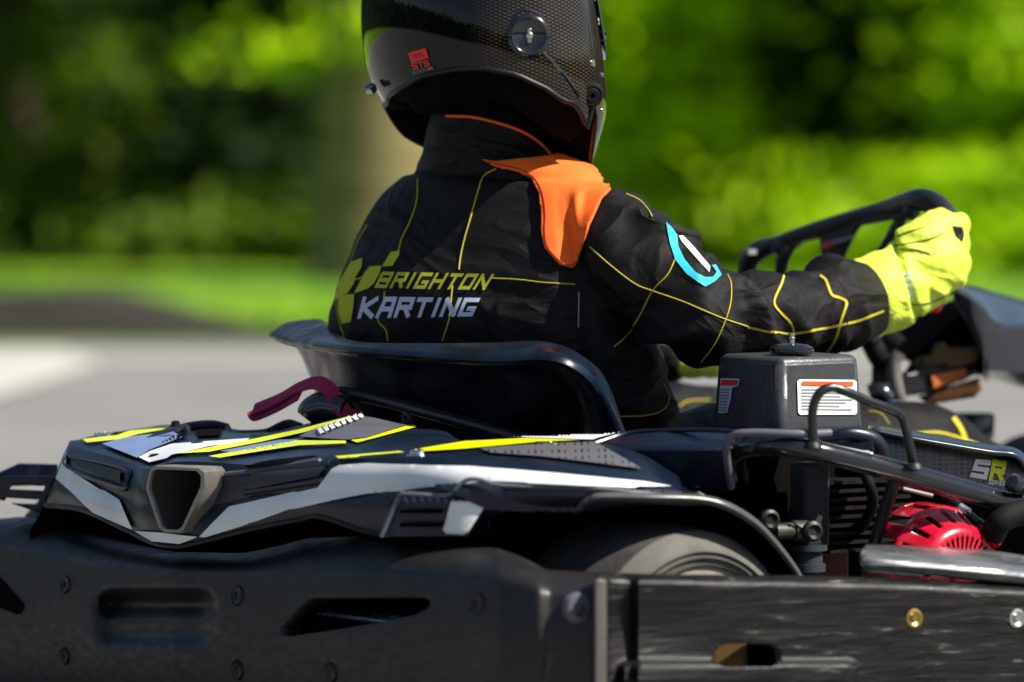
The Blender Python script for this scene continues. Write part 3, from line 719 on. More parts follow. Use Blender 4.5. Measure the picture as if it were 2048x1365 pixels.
# rear fairing
ST_ = [((145,884,6.99),(135,893,6.95),(112,960,6.93),(92,1013,6.97)),((191,871,7.02),(200,908,6.86),(190,975,6.84),(165,1022,6.86)),((290,856,7.02),(262,926,6.78),(250,1000,6.77),(239,1055,6.78)),
 ((342,850,7.02),(293,938,6.73),(288,1010,6.71),(308,1088,6.70)),((445,856,7.0),(350,924,6.69),(345,1005,6.67),(355,1094,6.67)),((500,862,6.97),(435,926,6.66),(428,1010,6.65),(402,1086,6.65)),
 ((560,860,6.94),(520,931,6.61),(515,990,6.60),(500,1061,6.60)),((640,842,6.89),(600,927,6.57),(600,985,6.55),(600,1041,6.55)),((727,831,6.84),(668,920,6.53),(668,980,6.51),(645,1036,6.52)),
 ((819,852,6.78),(770,916,6.48),(770,985,6.46),(764,1072,6.47)),((884,859,6.72),(867,914,6.44),(862,975,6.42),(862,1060,6.42)),((925,882,6.66),(960,917,6.42),(955,968,6.39),(955,1035,6.40)),
 ((1010,879,6.62),(1079,925,6.40),(1065,968,6.37),(1060,1020,6.38)),((1181,873,6.60),(1180,936,6.40),(1180,972,6.37),(1160,1023,6.38)),((1262,870,6.60),(1287,949,6.42),(1290,978,6.39),(1262,1012,6.39)),
 ((1330,880,6.62),(1365,975,6.46),(1372,990,6.43),(1395,1008,6.42))]
rails = [[s[k] for s in ST_] for k in range(4)]
under = [(a, b-6, c+.10) for a, b, c in rails[3]]
def fairing():
    rs = [rail(r, 8) for r in rails+[under]]; cols = []
    for j in range(len(rs[0])):
        l = [r[j] for r in rs]; o = []
        for k, (a, b) in enumerate(zip(l, l[1:])):
            nn = 10 if k < 3 else 3
            for i in range(nn):
                p = a.lerp(b, i/nn)
                if k == 0: p += UP*.010*math.sin(math.pi*i/nn)*(.35+.65*math.exp(-((j-64)/12)**2))
                if k in (1, 2): p += Vector((-.25, -.9, 0))*.006*math.sin(math.pi*i/nn)
                o.append(p)
        o.append(l[-1]); cols.append(o)
    return grid(cols)
bmf = fairing(); hole = [(301,946),(309,937),(394,940),(404,952),(403,974),(365,1056),(356,1062),(329,1061),(321,1053),(296,981),(296,968)]
bmesh.ops.delete(bmf, geom=[f for f in bmf.faces if pip(*px_of(f.calc_center_median()), hole) and f.calc_center_median().y < 6.75], context='FACES')
fair = obj('rear_fairing', bmf, M['sky_tint'], kart, ang=32, solid=.004, front=True)
FT = bvh(fair)
def fd(name, poly, m, off=.003, s=3.5, **k): return decal(name, poly, FT, M[m] if isinstance(m, str) else m, fair, off=off, s=s, **k)
fd('white_stripe', [[(137,905),(135,937),(154,948),(243,1002),(270,1059),(191,1025),(116,958)]], 'white')
fd('white_stripe', [[(274,1061),(323,1064),(398,1073),(362,1086),(308,1081)]], 'white')
fd('white_stripe', [[(402,1073),(462,1016),(640,975),(667,941),(682,934),(737,930),(942,937),(1113,951),(1287,968),(1340,977),(1287,977),(1113,970),(976,965),(874,975),(737,989),(668,1002),(600,1016),(581,1019),(479,1054),(415,1074)]], 'white', s=10)
# graphics on the upper side
fd('blue_grey_graphic', [[(205,893),(250,880),(345,868),(365,880),(300,905),(275,921)]], 'bluegrey')
fd('white_graphic', [[(278,920),(300,908),(345,893),(500,882),(490,890),(420,898),(345,915),(335,922),(300,930)]], 'white')
fd('lime_stripe', [[(166,884),(235,876),(265,865),(340,857),(340,862),(275,874),(240,884),(175,890)]], 'lime')
fd('lime_stripe', [[(352,913),(505,884),(600,864),(700,838),(712,839),(610,870),(520,890),(420,909)]], 'lime')
fd('bluegrey_graphic', [[(440,908),(560,885),(600,884),(560,896),(470,910)]], 'bluegrey')
fd('lime_stripe', [[(418,918),(595,886),(692,887),(694,892),(600,896),(440,921)]], 'lime')
gv = fd('grey_graphic', [[(600,878),(628,862),(726,836),(816,855),(735,880),(694,885),(620,880)]], 'greyvinyl')
fd('lime_stripe', [[(697,882),(824,852),(847,854),(715,889)]], 'lime', off=.002)
fd('lime_stripe', [[(672,918),(800,908),(810,910),(680,921)]], 'lime')
fd('lime_stripe', [[(840,903),(930,888),(1050,882),(1160,886),(1080,889),(930,903),(850,908)]], 'lime')
fd('white_graphic', [[(1010,878),(1100,873),(1240,870),(1200,880),(1185,885),(1060,881)]], 'white')
fd('mesh_graphic', [[(960,902),(1080,893),(1190,889),(1270,935),(1280,943),(1180,930),(1080,918),(980,911)]], 'perf')
# handwritten-looking white scrawl
fd('white_scrawl', [[(638+11*i, 868-4.2*i+(i*5)%4), (644+11*i+(i*3)%5, 862-4.2*i), (648+11*i, 868-4.2*i), (653+11*i-(i*2)%3, 874-4.2*i), (645+11*i, 877-4.4*i)] for i in range(8)], 'white', off=.0055, s=3)
# recessed panels left and right of the exhaust
def recess(name, poly, tree, parent, m='dull', depth=.006):
    o = decal(name, poly, tree, M['black'], parent, off=.0005, s=8); return o
dk = mat('recess_dusty_plastic', (.035,.034,.033), .6)
fd('recess_panel', [[(150,918),(246,944),(244,966),(158,934)]], dk)
fd('recess_panel', [[(505,950),(655,935),(640,955),(500,978)]], dk)
for s_ in ([(137,913),(250,938),(256,965),(243,976),(140,938),(137,913)],[(495,945),(660,928)],[(490,985),(645,962)]): obj('recess_lip', seam([s_], FT, .0035, off=.0005), M['sky_tint'], fair)
fd('air_slot', [[(493,935),(540,926),(630,916),(638,919),(550,935),(500,940)]], 'void', s=6)
obj('slot_lip', seam([[(452,949),(500,944),(560,935),(640,922)]], FT, .0025, off=.0006), M['greyvinyl'], fair)
# raised arched vent frame on the upper left
def strip(pts, hw, bm=None): return tube([P(*p) for p in pts], hw, n=8, bm=bm)
b = strip([(240,915,6.87),(275,897,6.89),(320,872,6.92),(368,856,6.96),(420,850,6.98),(455,857,6.99)], .0055)
strip([(372,858,6.95),(378,872,6.94),(388,882,6.92)], .004, b); strip([(388,882,6.92),(420,882,6.92),(448,880,6.93)], .004, b); strip([(448,880,6.93),(456,858,6.98)], .004, b)
strip([(456,872,6.95),(520,870,6.95),(560,862,6.95)], .006, b); strip([(540,866,6.94),(575,850,6.95),(600,856,6.94)], .006, b)
obj('vent_frame', b, M['sky_tint'], fair)
fd('vent_opening', [[(392,865),(445,862),(440,876),(396,878)]], 'void', off=.003, s=5)
fd('vent_opening', [[(320,892),(345,878),(368,870),(376,876),(345,888)]], 'void', off=.003, s=5)
# knobs and screws on the fairing
for px, py, r, m in ((196,874,.0045,'steel'),(213,874,.007,'steel'),(234,872,.004,'darksteel'),(351,850,.005,'dull'),(312,916,.008,'gloss'),(395,891,.0075,'gloss'),(836,908,.009,'steel'),(1082,892,.010,'darksteel'),(1105,893,.007,'steel')):
    h = hit(FT, px, py, 0) or P(px, py, 6.9)
    obj('fastener', lathe(h-UP*.002, UP, [(0, r*1.35), (.0015, r*1.3), (.002, r), (.0055, r*.9), (.0065, r*.5), (.005, r*.35)], 16), M[m], fair)
# exhaust surround: six-sided tube pointing rearwards
outer = [(299,937),(309,931),(398,935),(411,944),(412,975),(368,1063),(356,1068),(325,1066),(316,1058),(291,982),(291,968)]
inn = [(304,943),(313,939),(392,942),(402,952),(401,974),(364,1054),(356,1060),(331,1059),(323,1052),(298,980),(298,968)]
Yx = lambda x, y: 6.655-(x-350)*.0004
rO = [P(x, y, Yx(x, y)) for x, y in outer]; rI = [P(x, y, Yx(x, y)) for x, y in inn]
rowsx = [[p+F*.05 for p in rO], [p+F*.004 for p in rO], [p for p in [o_.lerp(i_, .25) for o_, i_ in zip(rO, rI)]], rI, [p+F*.004 for p in [i_.lerp(o_, -.06) for o_, i_ in zip(rO, rI)]]]
exo = obj('exhaust_surround', grid(rowsx, closed_u=True), M['exhaust'], kart, ang=50, label='pale six-sided exhaust surround in the rear fairing')
cI = sum(rI, Vector())/len(rI)
rowsx = [[i_.lerp(cI, .02)+F*.003 for i_ in rI], [i_.lerp(cI, .1)+F*.08 for i_ in rI], [i_.lerp(cI, .97)+F*.09 for i_ in rI]]
obj('fairing_lower_lip', tube([P(x, y-2, Y) for x, y, Y in rails[3][:11]], .0032, n=8, steps=6), M['black'], fair)
obj('pipe_mouth', grid(rowsx, closed_u=True), M['soot'], exo)
# side vent housing with pale deflector
def yv(x, y): return 6.385+.0001*(960-x)+(.0 if y > 998 else .01)
vb = obj('side_vent', panel([(798,992),(812,988),(985,990),(976,1006),(935,1074),(764,1074)], yv, s=8), M['sky_tint'], kart, solid=.05)
VT = bvh(vb)
obj('pale_deflector', panel([(902,1003),(975,1003),(972,1010),(935,1066),(926,1070),(892,1068),(886,1060)], lambda x, y: yv(x, y)-.006-.004*math.sin((x-886)/90*3.1), s=8), M['white'], vb, solid=.005, label='pale grey worn deflector')
b = bmesh.new()
for y0 in (1023, 1050): strip([(800, y0, 6.392), (885, y0, 6.384)], .0022, b)
obj('louvre', b, M['void'], vb)
obj('housing_lip', tube([P(762,1074,6.39), P(797,996,6.388), P(812,988,6.385), P(893,990,6.378), P(930,962,6.376), P(960,960,6.374), P(1010,972,6.37), P(1200,978,6.37), P(1420,1002,6.40)], .0022, n=8, steps=5), M['greyvinyl'], kart)
# skirt below the white stripe down to the wheel arch
obj('side_skirt', panel([(870,968),(1000,966),(1180,972),(1400,985),(1440,1010),(1380,1012),(1195,1004),(1158,1026),(980,1022),(930,1000)], lambda x, y: 6.375+.00008*max(0, x-1150)+.01*sm((975-y)/12), s=10), M['sky_tint'], kart, solid=.006)
# wheel arch
arch = [(1152,1026,6.372),(1172,1012,6.366),(1200,1004,6.362),(1300,1005,6.37),(1400,1009,6.39),(1455,1024,6.40),(1508,1056,6.42),(1548,1096,6.44),(1588,1148,6.46),(1612,1190,6.47)]
b = loft([[(x, y, Y) for x, y, Y in arch], [(x+3, y-9, Y-.006) for x, y, Y in arch], [(x+4, y-18, Y+.0) for x, y, Y in arch], [(x+2, y-19, Y+.02) for x, y, Y in arch]], 6, 3)
obj('wheel_arch', b, mat('grey_worn_arch_plastic', (.07,.07,.07), .33, rvar=.1, vscale=30), kart, solid=.004)
b = loft([[(x+2, y-14, Y+.01) for x, y, Y in arch], [(x, y-6, Y+.14) for x, y, Y in arch], [(x-10, y+10, Y+.24) for x, y, Y in arch]], 6, 4)
obj('inner_arch', b, M['dull'], kart, solid=.004)
# sky-tinted black scoop ahead of the engine
sco = [(1187,889),(1225,877),(1267,868),(1340,863),(1430,862),(1468,868),(1456,880),(1450,900),(1455,940),(1463,975),(1460,982),(1400,981),(1367,978),(1326,949),(1270,920),(1220,902)]
sb = panel(sco, lambda x, y: 6.53-.00058*(x-1187)*.35+.05*sm((900-y)/45)+.0002*max(0, y-900)-.012*math.sin(min(1, max(0, (x-1200)/250))*math.pi), s=9)
obj('side_scoop', sb, M['sky_tint'], kart, solid=.02)
obj('scoop_edge', tube([P(1190,887,6.535), P(1262,866,6.555), P(1350,861,6.53), P(1430,861,6.50), P(1500,866,6.48)], .0025, n=8), M['sky_tint'], kart)
# bright lip that runs round the scoop's open end
obj('scoop_lip', tube([P(1462,976,6.485), P(1455,930,6.47), P(1453,895,6.46), P(1466,873,6.455), P(1500,866,6.45), P(1600,868,6.45), P(1660,866,6.47)], .0042, n=10), M['greyvinyl'], kart)
b = panel([(1470,866),(1560,864),(1660,866),(1720,872),(1745,880),(1750,912),(1640,890),(1560,872),(1480,878)], lambda x, y: 6.56+.05*sm((885-y)/25), s=9)
obj('engine_cowl', b, M['sky_tint'], kart, solid=.01)
b = panel([(1490,869),(1548,867),(1556,874),(1500,876)], lambda x, y: 6.545, s=9); panel([(1566,868),(1618,878),(1616,888),(1570,876)], lambda x, y: 6.545, s=9, bm=b)
panel([(1640,883),(1745,906),(1750,914),(1640,890)], lambda x, y: 6.545, s=9, bm=b); obj('white_stripe', b, M['white'], kart, solid=.002)
# rear bumper -----------------------------------------------------------
TOPB = [(-60,1040),(0,1038),(49,1033),(98,1043),(244,1082),(342,1104),(488,1107),(560,1092),(615,1077),(751,1072),(830,1086),(993,1096),(1040,1112),(1092,1139),(1200,1146)]
CRB = [(-60,1090),(0,1100),(146,1133),(342,1148),(586,1148),(781,1154),(1000,1172),(1092,1190),(1200,1196)]
YB = [(-60,7.08),(0,7.02),(348,6.70),(700,6.44),(1000,6.25),(1090,6.22),(1200,6.21)]
def sdf(x, y, x0, x1, y0, y1, r):
    dx = max(x0+r-x, 0, x-(x1-r)); dy = max(y0+r-y, 0, y-(y1-r)); return math.hypot(dx, dy)-r
def yb(x, y):
    t = max(0, min(1, (interp(CRB, x)-y)/max(8, interp(CRB, x)-interp(TOPB, x))))
    Y = interp(YB, x)+.13*(1-math.sqrt(max(0, 1-.985*t*t)))
    s = sdf(x, y, 186, 440, 1172, 1304, 42); Y += .05*sm(-s/40)
    # the shelf inside the hand slot
    if s < 0: Y -= .026*sm((y-1205)/40)*sm(-s/40)
    # slow bow of the face
    Y += .012*math.sin((y-1150)/260*3.1)*-1
    s2 = sdf(x, y, 1075, 1230, 1120, 1500, 30); Y += .012*sm(-s2/25)
    return Y
out = [(x, interp(TOPB, x)) for x in list(range(-60, 1200, 24))+[1200]]+[(1200,1440),(-60,1440)]
h1 = [(561,1260),(590,1225),(612,1203),(625,1197),(760,1195),(845,1194),(862,1202),(858,1216),(830,1231),(770,1243),(683,1258),(581,1273),(566,1270)]
h2 = [(-60,1130),(0,1153),(20,1176),(47,1206),(49,1218),(39,1233),(0,1219),(-60,1200)]
bump = obj('rear_bumper', panel(out, yb, holes=[h1], s=9, sy=7), M['bumper'], kart, ang=60, solid=.02)
UT = bvh(bump)
decal('bumper_opening', [(-50,1135),(0,1155),(20,1178),(47,1208),(47,1218),(38,1230),(0,1216),(-50,1200)], UT, M['void'], bump, off=.0015, s=9)
for px, py, r in ((132,1170,.0085),(475,1192,.0095),(130,1312,.0085),(475,1340,.0095),(662,1345,.0095),(955,1208,.0095)):
    h = hit(UT, px, py, 0); n_ = nrm_at(UT, px, py)
    obj('bolt', lathe(h-n_*.002, n_, [(0, r*1.25), (.003, r*1.15), (.0042, r), (.003, r*.75), (.003, r*.4), (.0, r*.3)], 20), M['black'], bump)
h = hit(UT, 1150, 1215, 0); n_ = nrm_at(UT, 1150, 1215)
obj('cap_bolt', lathe(h-n_*.004, (-F*.25+R).normalized(), [(0,.0155),(.008,.0155),(.011,.013),(.0115,.008),(.007,.006)], 22), M['greyvinyl'], bump)
# added black sheet standing for shade; closes space behind bumper, fairing and arch
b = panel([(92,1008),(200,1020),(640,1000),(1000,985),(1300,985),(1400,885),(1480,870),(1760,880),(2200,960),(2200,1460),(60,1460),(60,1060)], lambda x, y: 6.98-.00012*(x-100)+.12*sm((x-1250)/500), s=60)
obj('shade_backing', b, M['void'], kart, solid=.01)
# rear wheel ------------------------------------------------------------
wc = P(1398, 1325, 6.398)
whl = obj('rear_wheel', lathe(wc, R, [(-.17,.09),(-.17,.118),(-.155,.132),(-.12,.137),(-.05,.137),(-.012,.132)], 72, caps=False), M['tyre'], kart, label='dusty rear tyre behind the side plate')
obj('sidewall', lathe(wc, R, [(-.013,.1325),(-.002,.124),(.003,.114),(.004,.106),(.001,.097)], 72, caps=False), mat('dusty_sidewall', (.10,.093,.08), .75, var=.2, vscale=30), whl)
obj('wheel_disc', lathe(wc, R, [(.002,.1),(-.002,.096),(-.006,.094),(-.002,.09),(.001,.07),(-.004,.06),(-.004,.001)], 72), M['rim'], whl)
b = bmesh.new()
for r in (.099,.106,.112): lathe(wc, R, [(.002,r-.0012),(.0062,r),(.002,r+.0012)], 72, bm=b, caps=False)
obj('sidewall_ribs', b, M['tyre'], whl)
fwc = P(2165, 1080, 7.8)
obj('front_wheel', lathe(fwc, R, [(-.11,.02),(-.11,.11),(-.09,.128),(-.02,.128),(0,.11),(-.005,.02)], 56), M['tyre'], kart, label='black front tyre at the right edge')
fwc = P(1700, 1010, 8.0)
# side plate ------------------------------------------------------------
PT = [(1190,1145),(1341,1149),(1585,1151),(1829,1157),(2048,1169),(2200,1182)]
def yp(x, y):
    Y = 6.20+(x-1190)*.00028
    t = max(0, (interp(PT, x)+24-y)/24); Y += .035*(1-math.sqrt(max(0, 1-min(1, t)**2*.98)))
    Y += .014*sm((x-1205)/12)*sm((1275-x)/12)
    s = sdf(x, y, 1235, 1720, 1318, 1380, 22); Y -= .016*sm(-s/14)
    Y += .006*math.sin((y-1160)/55)*sm((1500-x)/200)
    return Y
out = [(x, interp(PT, x)) for x in range(1192, 2201, 28)]+[(2200,1440),(1192,1440)]
slot = [(1427,1308),(1440,1292),(1460,1287),(1540,1290),(1558,1300),(1560,1318),(1545,1334),(1450,1335),(1430,1325)]
plate = obj('side_plate', panel(out, yp, holes=[slot], s=9, sy=6), M['plate'], kart, ang=60, solid=.008)
PTB = bvh(plate)
decal('slot_liner', [(1600,1380),(1605,1380),(1605,1376)], PTB, M['void'], plate) if False else None
b = panel([(1415,1280),(1500,1280),(1500,1345),(1415,1345)], lambda x, y: 6.37, s=20); obj('dark_backing', panel([(1495,1275),(1590,1275),(1590,1345),(1495,1345)], lambda x, y: 6.355, s=20), M['void'], kart, solid=.01); obj('frame_bracket', b, mat('rusty_bracket', (.16,.09,.02), .6, var=.3, vscale=30), kart, solid=.01)
b = panel([(1191,1160),(1213,1160),(1214,1440),(1191,1440)], lambda x, y: 6.192+(x-1190)*.0003, s=9); obj('metal_end_strip', b, mat('dull_alloy', (.10,.095,.08), .5, metal=.4, var=.3, vscale=30, stretch=(1,1,.2)), plate, solid=.004)
for px, py, m, r in ((1828,1237,'brass',.0088),(2034,1237,'steel',.0088)):
    h = hit(PTB, px, py, 0); n_ = nrm_at(PTB, px, py)
    obj('bolt', lathe(h-n_*.002, n_, [(0, r*1.2), (.0032, r*1.1), (.0038, r*.8), (.002, r*.45), (.004, r*.35), (.004, .0003)], 24), M[m], plate, label='brassy flat-head bolt' if m == 'brass' else 'bright steel flat-head bolt')
# glossy sill above the plate
SIL = [(1728,1112),(1741,1110),(1858,1113),(1975,1120),(2048,1128),(2200,1146)]
top_ = [(1727,1100,6.44),(1741,1096,6.46),(1858,1101,6.49),(1975,1108,6.52),(2048,1117,6.54),(2200,1135,6.58)]
mid_ = [(1726,1116,6.405),(1742,1117,6.40),(1858,1124,6.42),(1975,1134,6.44),(2048,1143,6.46),(2200,1160,6.50)]
bot_ = [(1729,1134,6.41),(1744,1137,6.405),(1858,1146,6.42),(1975,1156,6.44),(2048,1163,6.46),(2200,1180,6.50)]
bk_ = [(1728,1140,6.46),(1744,1146,6.48),(1858,1150,6.5),(1975,1160,6.52),(2048,1168,6.54),(2200,1186,6.58)]
obj('side_sill', loft([top_, mid_, bot_, bk_], 6, 6), M['silver'], kart, solid=.004)
# engine guard tubes ------------------------------------------------------
PX = lambda px, Y: px*Y/FPX
gt = obj('guard_tube', tube([P(1478,960,6.60), P(1470,925,6.54), P(1480,901,6.50), P(1536,890,6.47), P(1612,899,6.46), P(1770,937,6.50), P(1917,978,6.55), P(2048,1016,6.60), P(2200,1058,6.66)], PX(22, 6.5), n=24, steps=8), M['gloss'], kart)
gh = obj('guard_hoop', tube([P(1626,886,6.45), P(1626,872,6.45), P(1625,826,6.45), P(1631,800,6.45), P(1645,781,6.45), P(1667,776,6.455), P(1695,785,6.46), P(1745,806,6.475), P(1786,822,6.49), P(1804,836,6.50), P(1813,862,6.50), P(1821,900,6.50), P(1829,940,6.51)], PX(9.5, 6.46), n=18, steps=6), M['tubeb'], kart)
for p in (P(1626,888,6.45), P(1828,930,6.50)):
    obj('weld_bead', lathe(p-UP*.004, UP, [(0,.0095),(.003,.0085),(.006,.006)], 16), M['darksteel'], gh)
obj('guard_strut', tube([P(1793,950,6.53), P(1775,1005,6.54), P(1742,1110,6.56)], PX(13.5, 6.5), n=16), M['tubeb'], kart)
obj('seat_strut', tube([P(676,788,6.90), P(690,786,6.89), P(760,800,6.86), P(900,838,6.76), P(1000,866,6.70), P(1080,892,6.66)], PX(13, 6.8), n=16), M['tubeb'], kart)
obj('clamp_washer', lathe(P(816,840,6.76), -F, [(0,.008),(.003,.008),(.004,.005),(.001,.003)], 18), M['darksteel'], kart)
# red webbing strap
cl = [P(708,836,6.86), P(690,826,6.86), P(672,800,6.87), P(655,776,6.88), P(628,766,6.90), P(590,779,6.92), P(552,801,6.94), P(507,820,6.96)]
def strapmesh(path, w2, bm=None, th=.0012):
    path = cr(path, 8); wv = (Vector((.25, .15, 0)).normalized()*.55+UP*.65).normalized()
    rows = []
    for i, p in enumerate(path):
        t = (path[min(i+1, len(path)-1)]-path[max(0, i-1)]).normalized(); ww = (wv-t*wv.dot(t)).normalized()*w2; nn = t.cross(ww).normalized()*th
        rows.append([p-ww+nn, p+ww+nn, p+ww-nn, p-ww-nn])
    return grid(rows, closed_u=True, bm=bm, caps=True)
b = strapmesh(cl, .0085); strapmesh([P(507,820,6.96)+Vector((0,-.003,0)), P(515,830,6.955), P(560,812,6.935), P(600,790,6.91)], .0080, b)
obj('pull_strap', b, M['strap'], kart, ang=60, label='folded magenta webbing pull strap')
b = bmesh.new(); tube([P(612,838,6.9), P(626,822,6.9), P(660,812,6.89), P(700,822,6.87)], [.012,.016,.018,.016], n=16, bm=b); obj('buckle_housing', b, M['gloss'], kart)
# seat -------------------------------------------------------------------
r_in = [(625,700,7.16),(650,690,7.12),(720,698,6.97),(850,708,6.90),(980,708,6.86),(1080,705,6.83),(1150,740,6.82),(1195,800,6.84),(1225,890,6.88)]
r_up = [(586,650,7.24),(640,646,7.16),(700,688,6.90),(850,694,6.80),(980,693,6.75),(1090,691,6.72),(1160,718,6.72),(1208,770,6.75),(1246,890,6.80)]
r_out = [(549,668,7.26),(590,677,7.05),(700,696,6.84),(850,705,6.76),(980,710,6.70),(1090,706,6.67),(1155,728,6.67),(1205,778,6.70),(1252,890,6.76)]
r_lip = [(551,677,7.25),(592,689,7.03),(700,703,6.83),(850,716,6.75),(980,724,6.69),(1090,722,6.66),(1150,742,6.66),(1192,790,6.69),(1232,890,6.75)]
r_b1 = [(600,694,7.15),(620,698,7.02),(705,710,6.87),(850,724,6.80),(980,730,6.75),(1080,730,6.73),(1135,748,6.73),(1165,795,6.75),(1190,890,6.80)]
r_b2 = [(640,790,7.12),(660,790,7.00),(730,800,6.89),(860,810,6.83),(980,815,6.79),(1060,815,6.78),(1110,830,6.79),(1130,860,6.80),(1150,900,6.85)]
r_b3 = [(680,890,7.08),(700,890,7.00),(760,895,6.92),(870,900,6.88),(980,905,6.85),(1040,905,6.85),(1080,910,6.86),(1100,915,6.87),(1120,930,6.9)]
obj('seat', loft([r_in, r_up, r_out, r_lip, r_b1, r_b2, r_b3], 8, 4), mat('satin_seat_shell', (.003,.007,.016), .34, spec=.5, bump=.15, bscale=60, var=.6, vscale=18, rvar=.15), kart, ang=70, solid=.004)  # blue sky reflection of the rim is put into the base colour
# fuel tank box --------------------------------------------------------------
nb = P(1560, 874, 6.70); bm = bmesh.new()
def tank_ring(z, inset_):
    c0 = nb+UP*z+(-R+F)*inset_; Lr, Lf = .118-inset_*2, .118-inset_*2
    return [c0, c0+F*Lf, c0+F*Lf-R*Lr, c0-R*Lr]
rows = [tank_ring(0, 0), tank_ring(.075, .004), tank_ring(.084, .0045)]
grid(rows, closed_u=True, bm=bm, caps=True)
tank = obj('fuel_tank', bm, mat('charcoal_tank_plastic', (.045,.048,.052), .34, bump=.25, bscale=120, var=.15, vscale=30, rvar=.08), kart, ang=30)
m = tank.modifiers.new('b', 'BEVEL'); m.width = .014; m.segments = 6; m.limit_method = 'ANGLE'; m.angle_limit = math.radians(30)
me = tank.data
TK = bvh(tank)
tc = P(1586, 714, 6.72)+Vector((0,.03,0))
cap = obj('fuel_cap', lathe(tc-UP*.002, UP, [(0,.012),(.004,.013),(.004,.0225),(.007,.024),(.010,.0235),(.0135,.018),(.015,.008),(.0155,.004)], 36), M['gloss'], tank)
obj('breather_stem', lathe(tc+UP*.013, UP, [(0,.003),(.004,.003),(.0045,.0038),(.006,.0038),(.0065,.003),(.0085,.003),(.009,.0036),(.011,.0036)], 14), M['steel'], cap)
def quadpoly(q): return [q]
lb = decal('warning_label', [(1597,759),(1707,760),(1712,764),(1713,826),(1709,830),(1599,830),(1595,826),(1593,763)], TK, M['white'], tank, off=.0012, s=9, label='white warning label with an orange header')
decal('orange_header', [(1602,763),(1704,764),(1704,772),(1602,771)], TK, M['orangesticker'], lb, off=.0020, s=9)
decal('small_print', [[(1601,778+k*6.5),(1706-(k*13) % 37,779+k*6.5),(1706-(k*13) % 37,781+k*6.5),(1601,780+k*6.5)] for k in range(7)], TK, M['ink'], lb, off=.0020, s=14)
lb = decal('warning_label', [(1443,757),(1481,758),(1479,772),(1466,776),(1463,800),(1456,826),(1438,827)], TK, M['sewwhite'], tank, off=.0012, s=8, label='torn warning label with a red header')
decal('red_header', [(1446,760),(1479,761),(1477,771),(1444,771)], TK, M['redsticker'], lb, off=.0020, s=8)
decal('small_print', [[(1444-k*.5,778+k*6),(1462-k,778+k*6),(1462-k,781+k*6),(1444-k*.5,781+k*6)] for k in range(8)], TK, M['ink'], lb, off=.0020, s=9)
# engine -------------------------------------------------------------------
eng = obj('engine_block', box(P(1640,1040,6.72), F, R, UP, .11, .05, .085), mat('shade_dark_casting', (.0025,.002,.0018), .85, spec=.05, bump=.6, bscale=60, var=.5, vscale=20), kart, bevel=.008)  # casting coloured near-black in place of the shade under the cowl
b = box(P(1620,1010,6.60), F, R, UP, .018, .014, .045); obj('cylinder_housing', b, mat('dark_grey_casting', (.018,.019,.023), .55, spec=.3, var=.3, vscale=40), eng, bevel=.006)
b = bmesh.new()
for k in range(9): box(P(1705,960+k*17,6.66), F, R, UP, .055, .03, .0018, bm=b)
obj('cooling_fins', b, mat('shade_dark_fins', (.007,.006,.006), .7, spec=.15, var=.5, vscale=60), eng)  # fin colour carries the shade of the engine bay
b = lathe(P(1600,1062,6.58), F+R*.2, [(-.03,.009),(-.01,.009),(-.008,.011),(.012,.011),(.014,.007)], 18); obj('spark_plug_boot', b, mat('aged_alloy', (.045,.042,.035), .55, metal=.2, var=.3, vscale=60), eng)
for px, py, r in ((1536,1040,.011),(1622,1063,.011)):
    obj('bolt', lathe(P(px, py, 6.56), (R-F*.2), [(0, r), (.006, r), (.008, r*.7), (.005, r*.4)], 14), M['darksteel'], eng)
b = lathe(P(1615,1120,6.60), UP, [(-.03,.012),(-.012,.012),(-.012,.019),(-.004,.019),(-.004,.016),(.01,.016),(.01,.021),(.016,.021)], 18); obj('drain_fitting', b, mat('blue_grey_fitting', (.04,.05,.06), .5, metal=.3), eng)
obj('red_side_cover', box(P(1655,1090,6.66), F, R, UP, .022, .01, .05), mat('deep_red_paint', (.12,.004,.012), .4), eng, bevel=.003)
obj('fuel_hose', tube([P(1705,900,6.62), P(1735,960,6.58), P(1745,1010,6.6), P(1720,1060,6.64)], .006, n=10), M['dull'], eng)
obj('exhaust_flange', lathe(P(1730,1010,6.68), R, [(0,.03),(.01,.03),(.012,.026),(.004,.018)], 24), mat('rusty_flange', (.13,.05,.02), .7, var=.4, vscale=50), eng)
# red recoil fan cover with slots
fc = P(1926, 1162, 6.55); ax = R; u_ = F; bm = bmesh.new()
def fan_row(d, r): return [fc+ax*d+(u_*math.cos(q)+UP*math.sin(q))*r for q in (2*math.pi*k/240 for k in range(240))]
prof = [(-.075,.074),(-.07,.078),(-.035,.076),(-.030,.074),(-.028,.070),(-.010,.060),(-.004,.056),(.0,.051),(.001,.046),(.0,.020),(.002,.018),(.002,.002)]
Vr = [[bm.verts.new(p) for p in fan_row(d, r)] for d, r in prof]
for i in range(len(prof)-1):
    for j in range(240):
        if i == 8 and (j % 6) in (0, 1, 2): continue        # radial slots in the face
        if i == 4 and (j % 12) in (0, 1, 2, 3) : continue    # long slots round the shoulder
        if i == 1 and (j % 16) in (0, 1, 2, 3, 4, 5, 6): continue
        bm.faces.new((Vr[i][j], Vr[i][(j+1) % 240], Vr[i+1][(j+1) % 240], Vr[i+1][j]))
bmesh.ops.remove_doubles(bm, verts=bm.verts, dist=1e-5)
fan = obj('fan_cover', bm, M['red'], kart, ang=50, solid=.0022, label='bright red slotted fan cover of the engine')
obj('flywheel', lathe(fc-ax*.03, ax, [(0,.06),(.012,.055),(.018,.04),(.02,.002)], 32), M['void'], fan)
obj('starter_boss', tube([P(1935,1036,6.60), P(1955,1048,6.59), P(1975,1068,6.58), P(1996,1092,6.58)], [.004,.007,.008,.006], n=14), M['red'], fan)
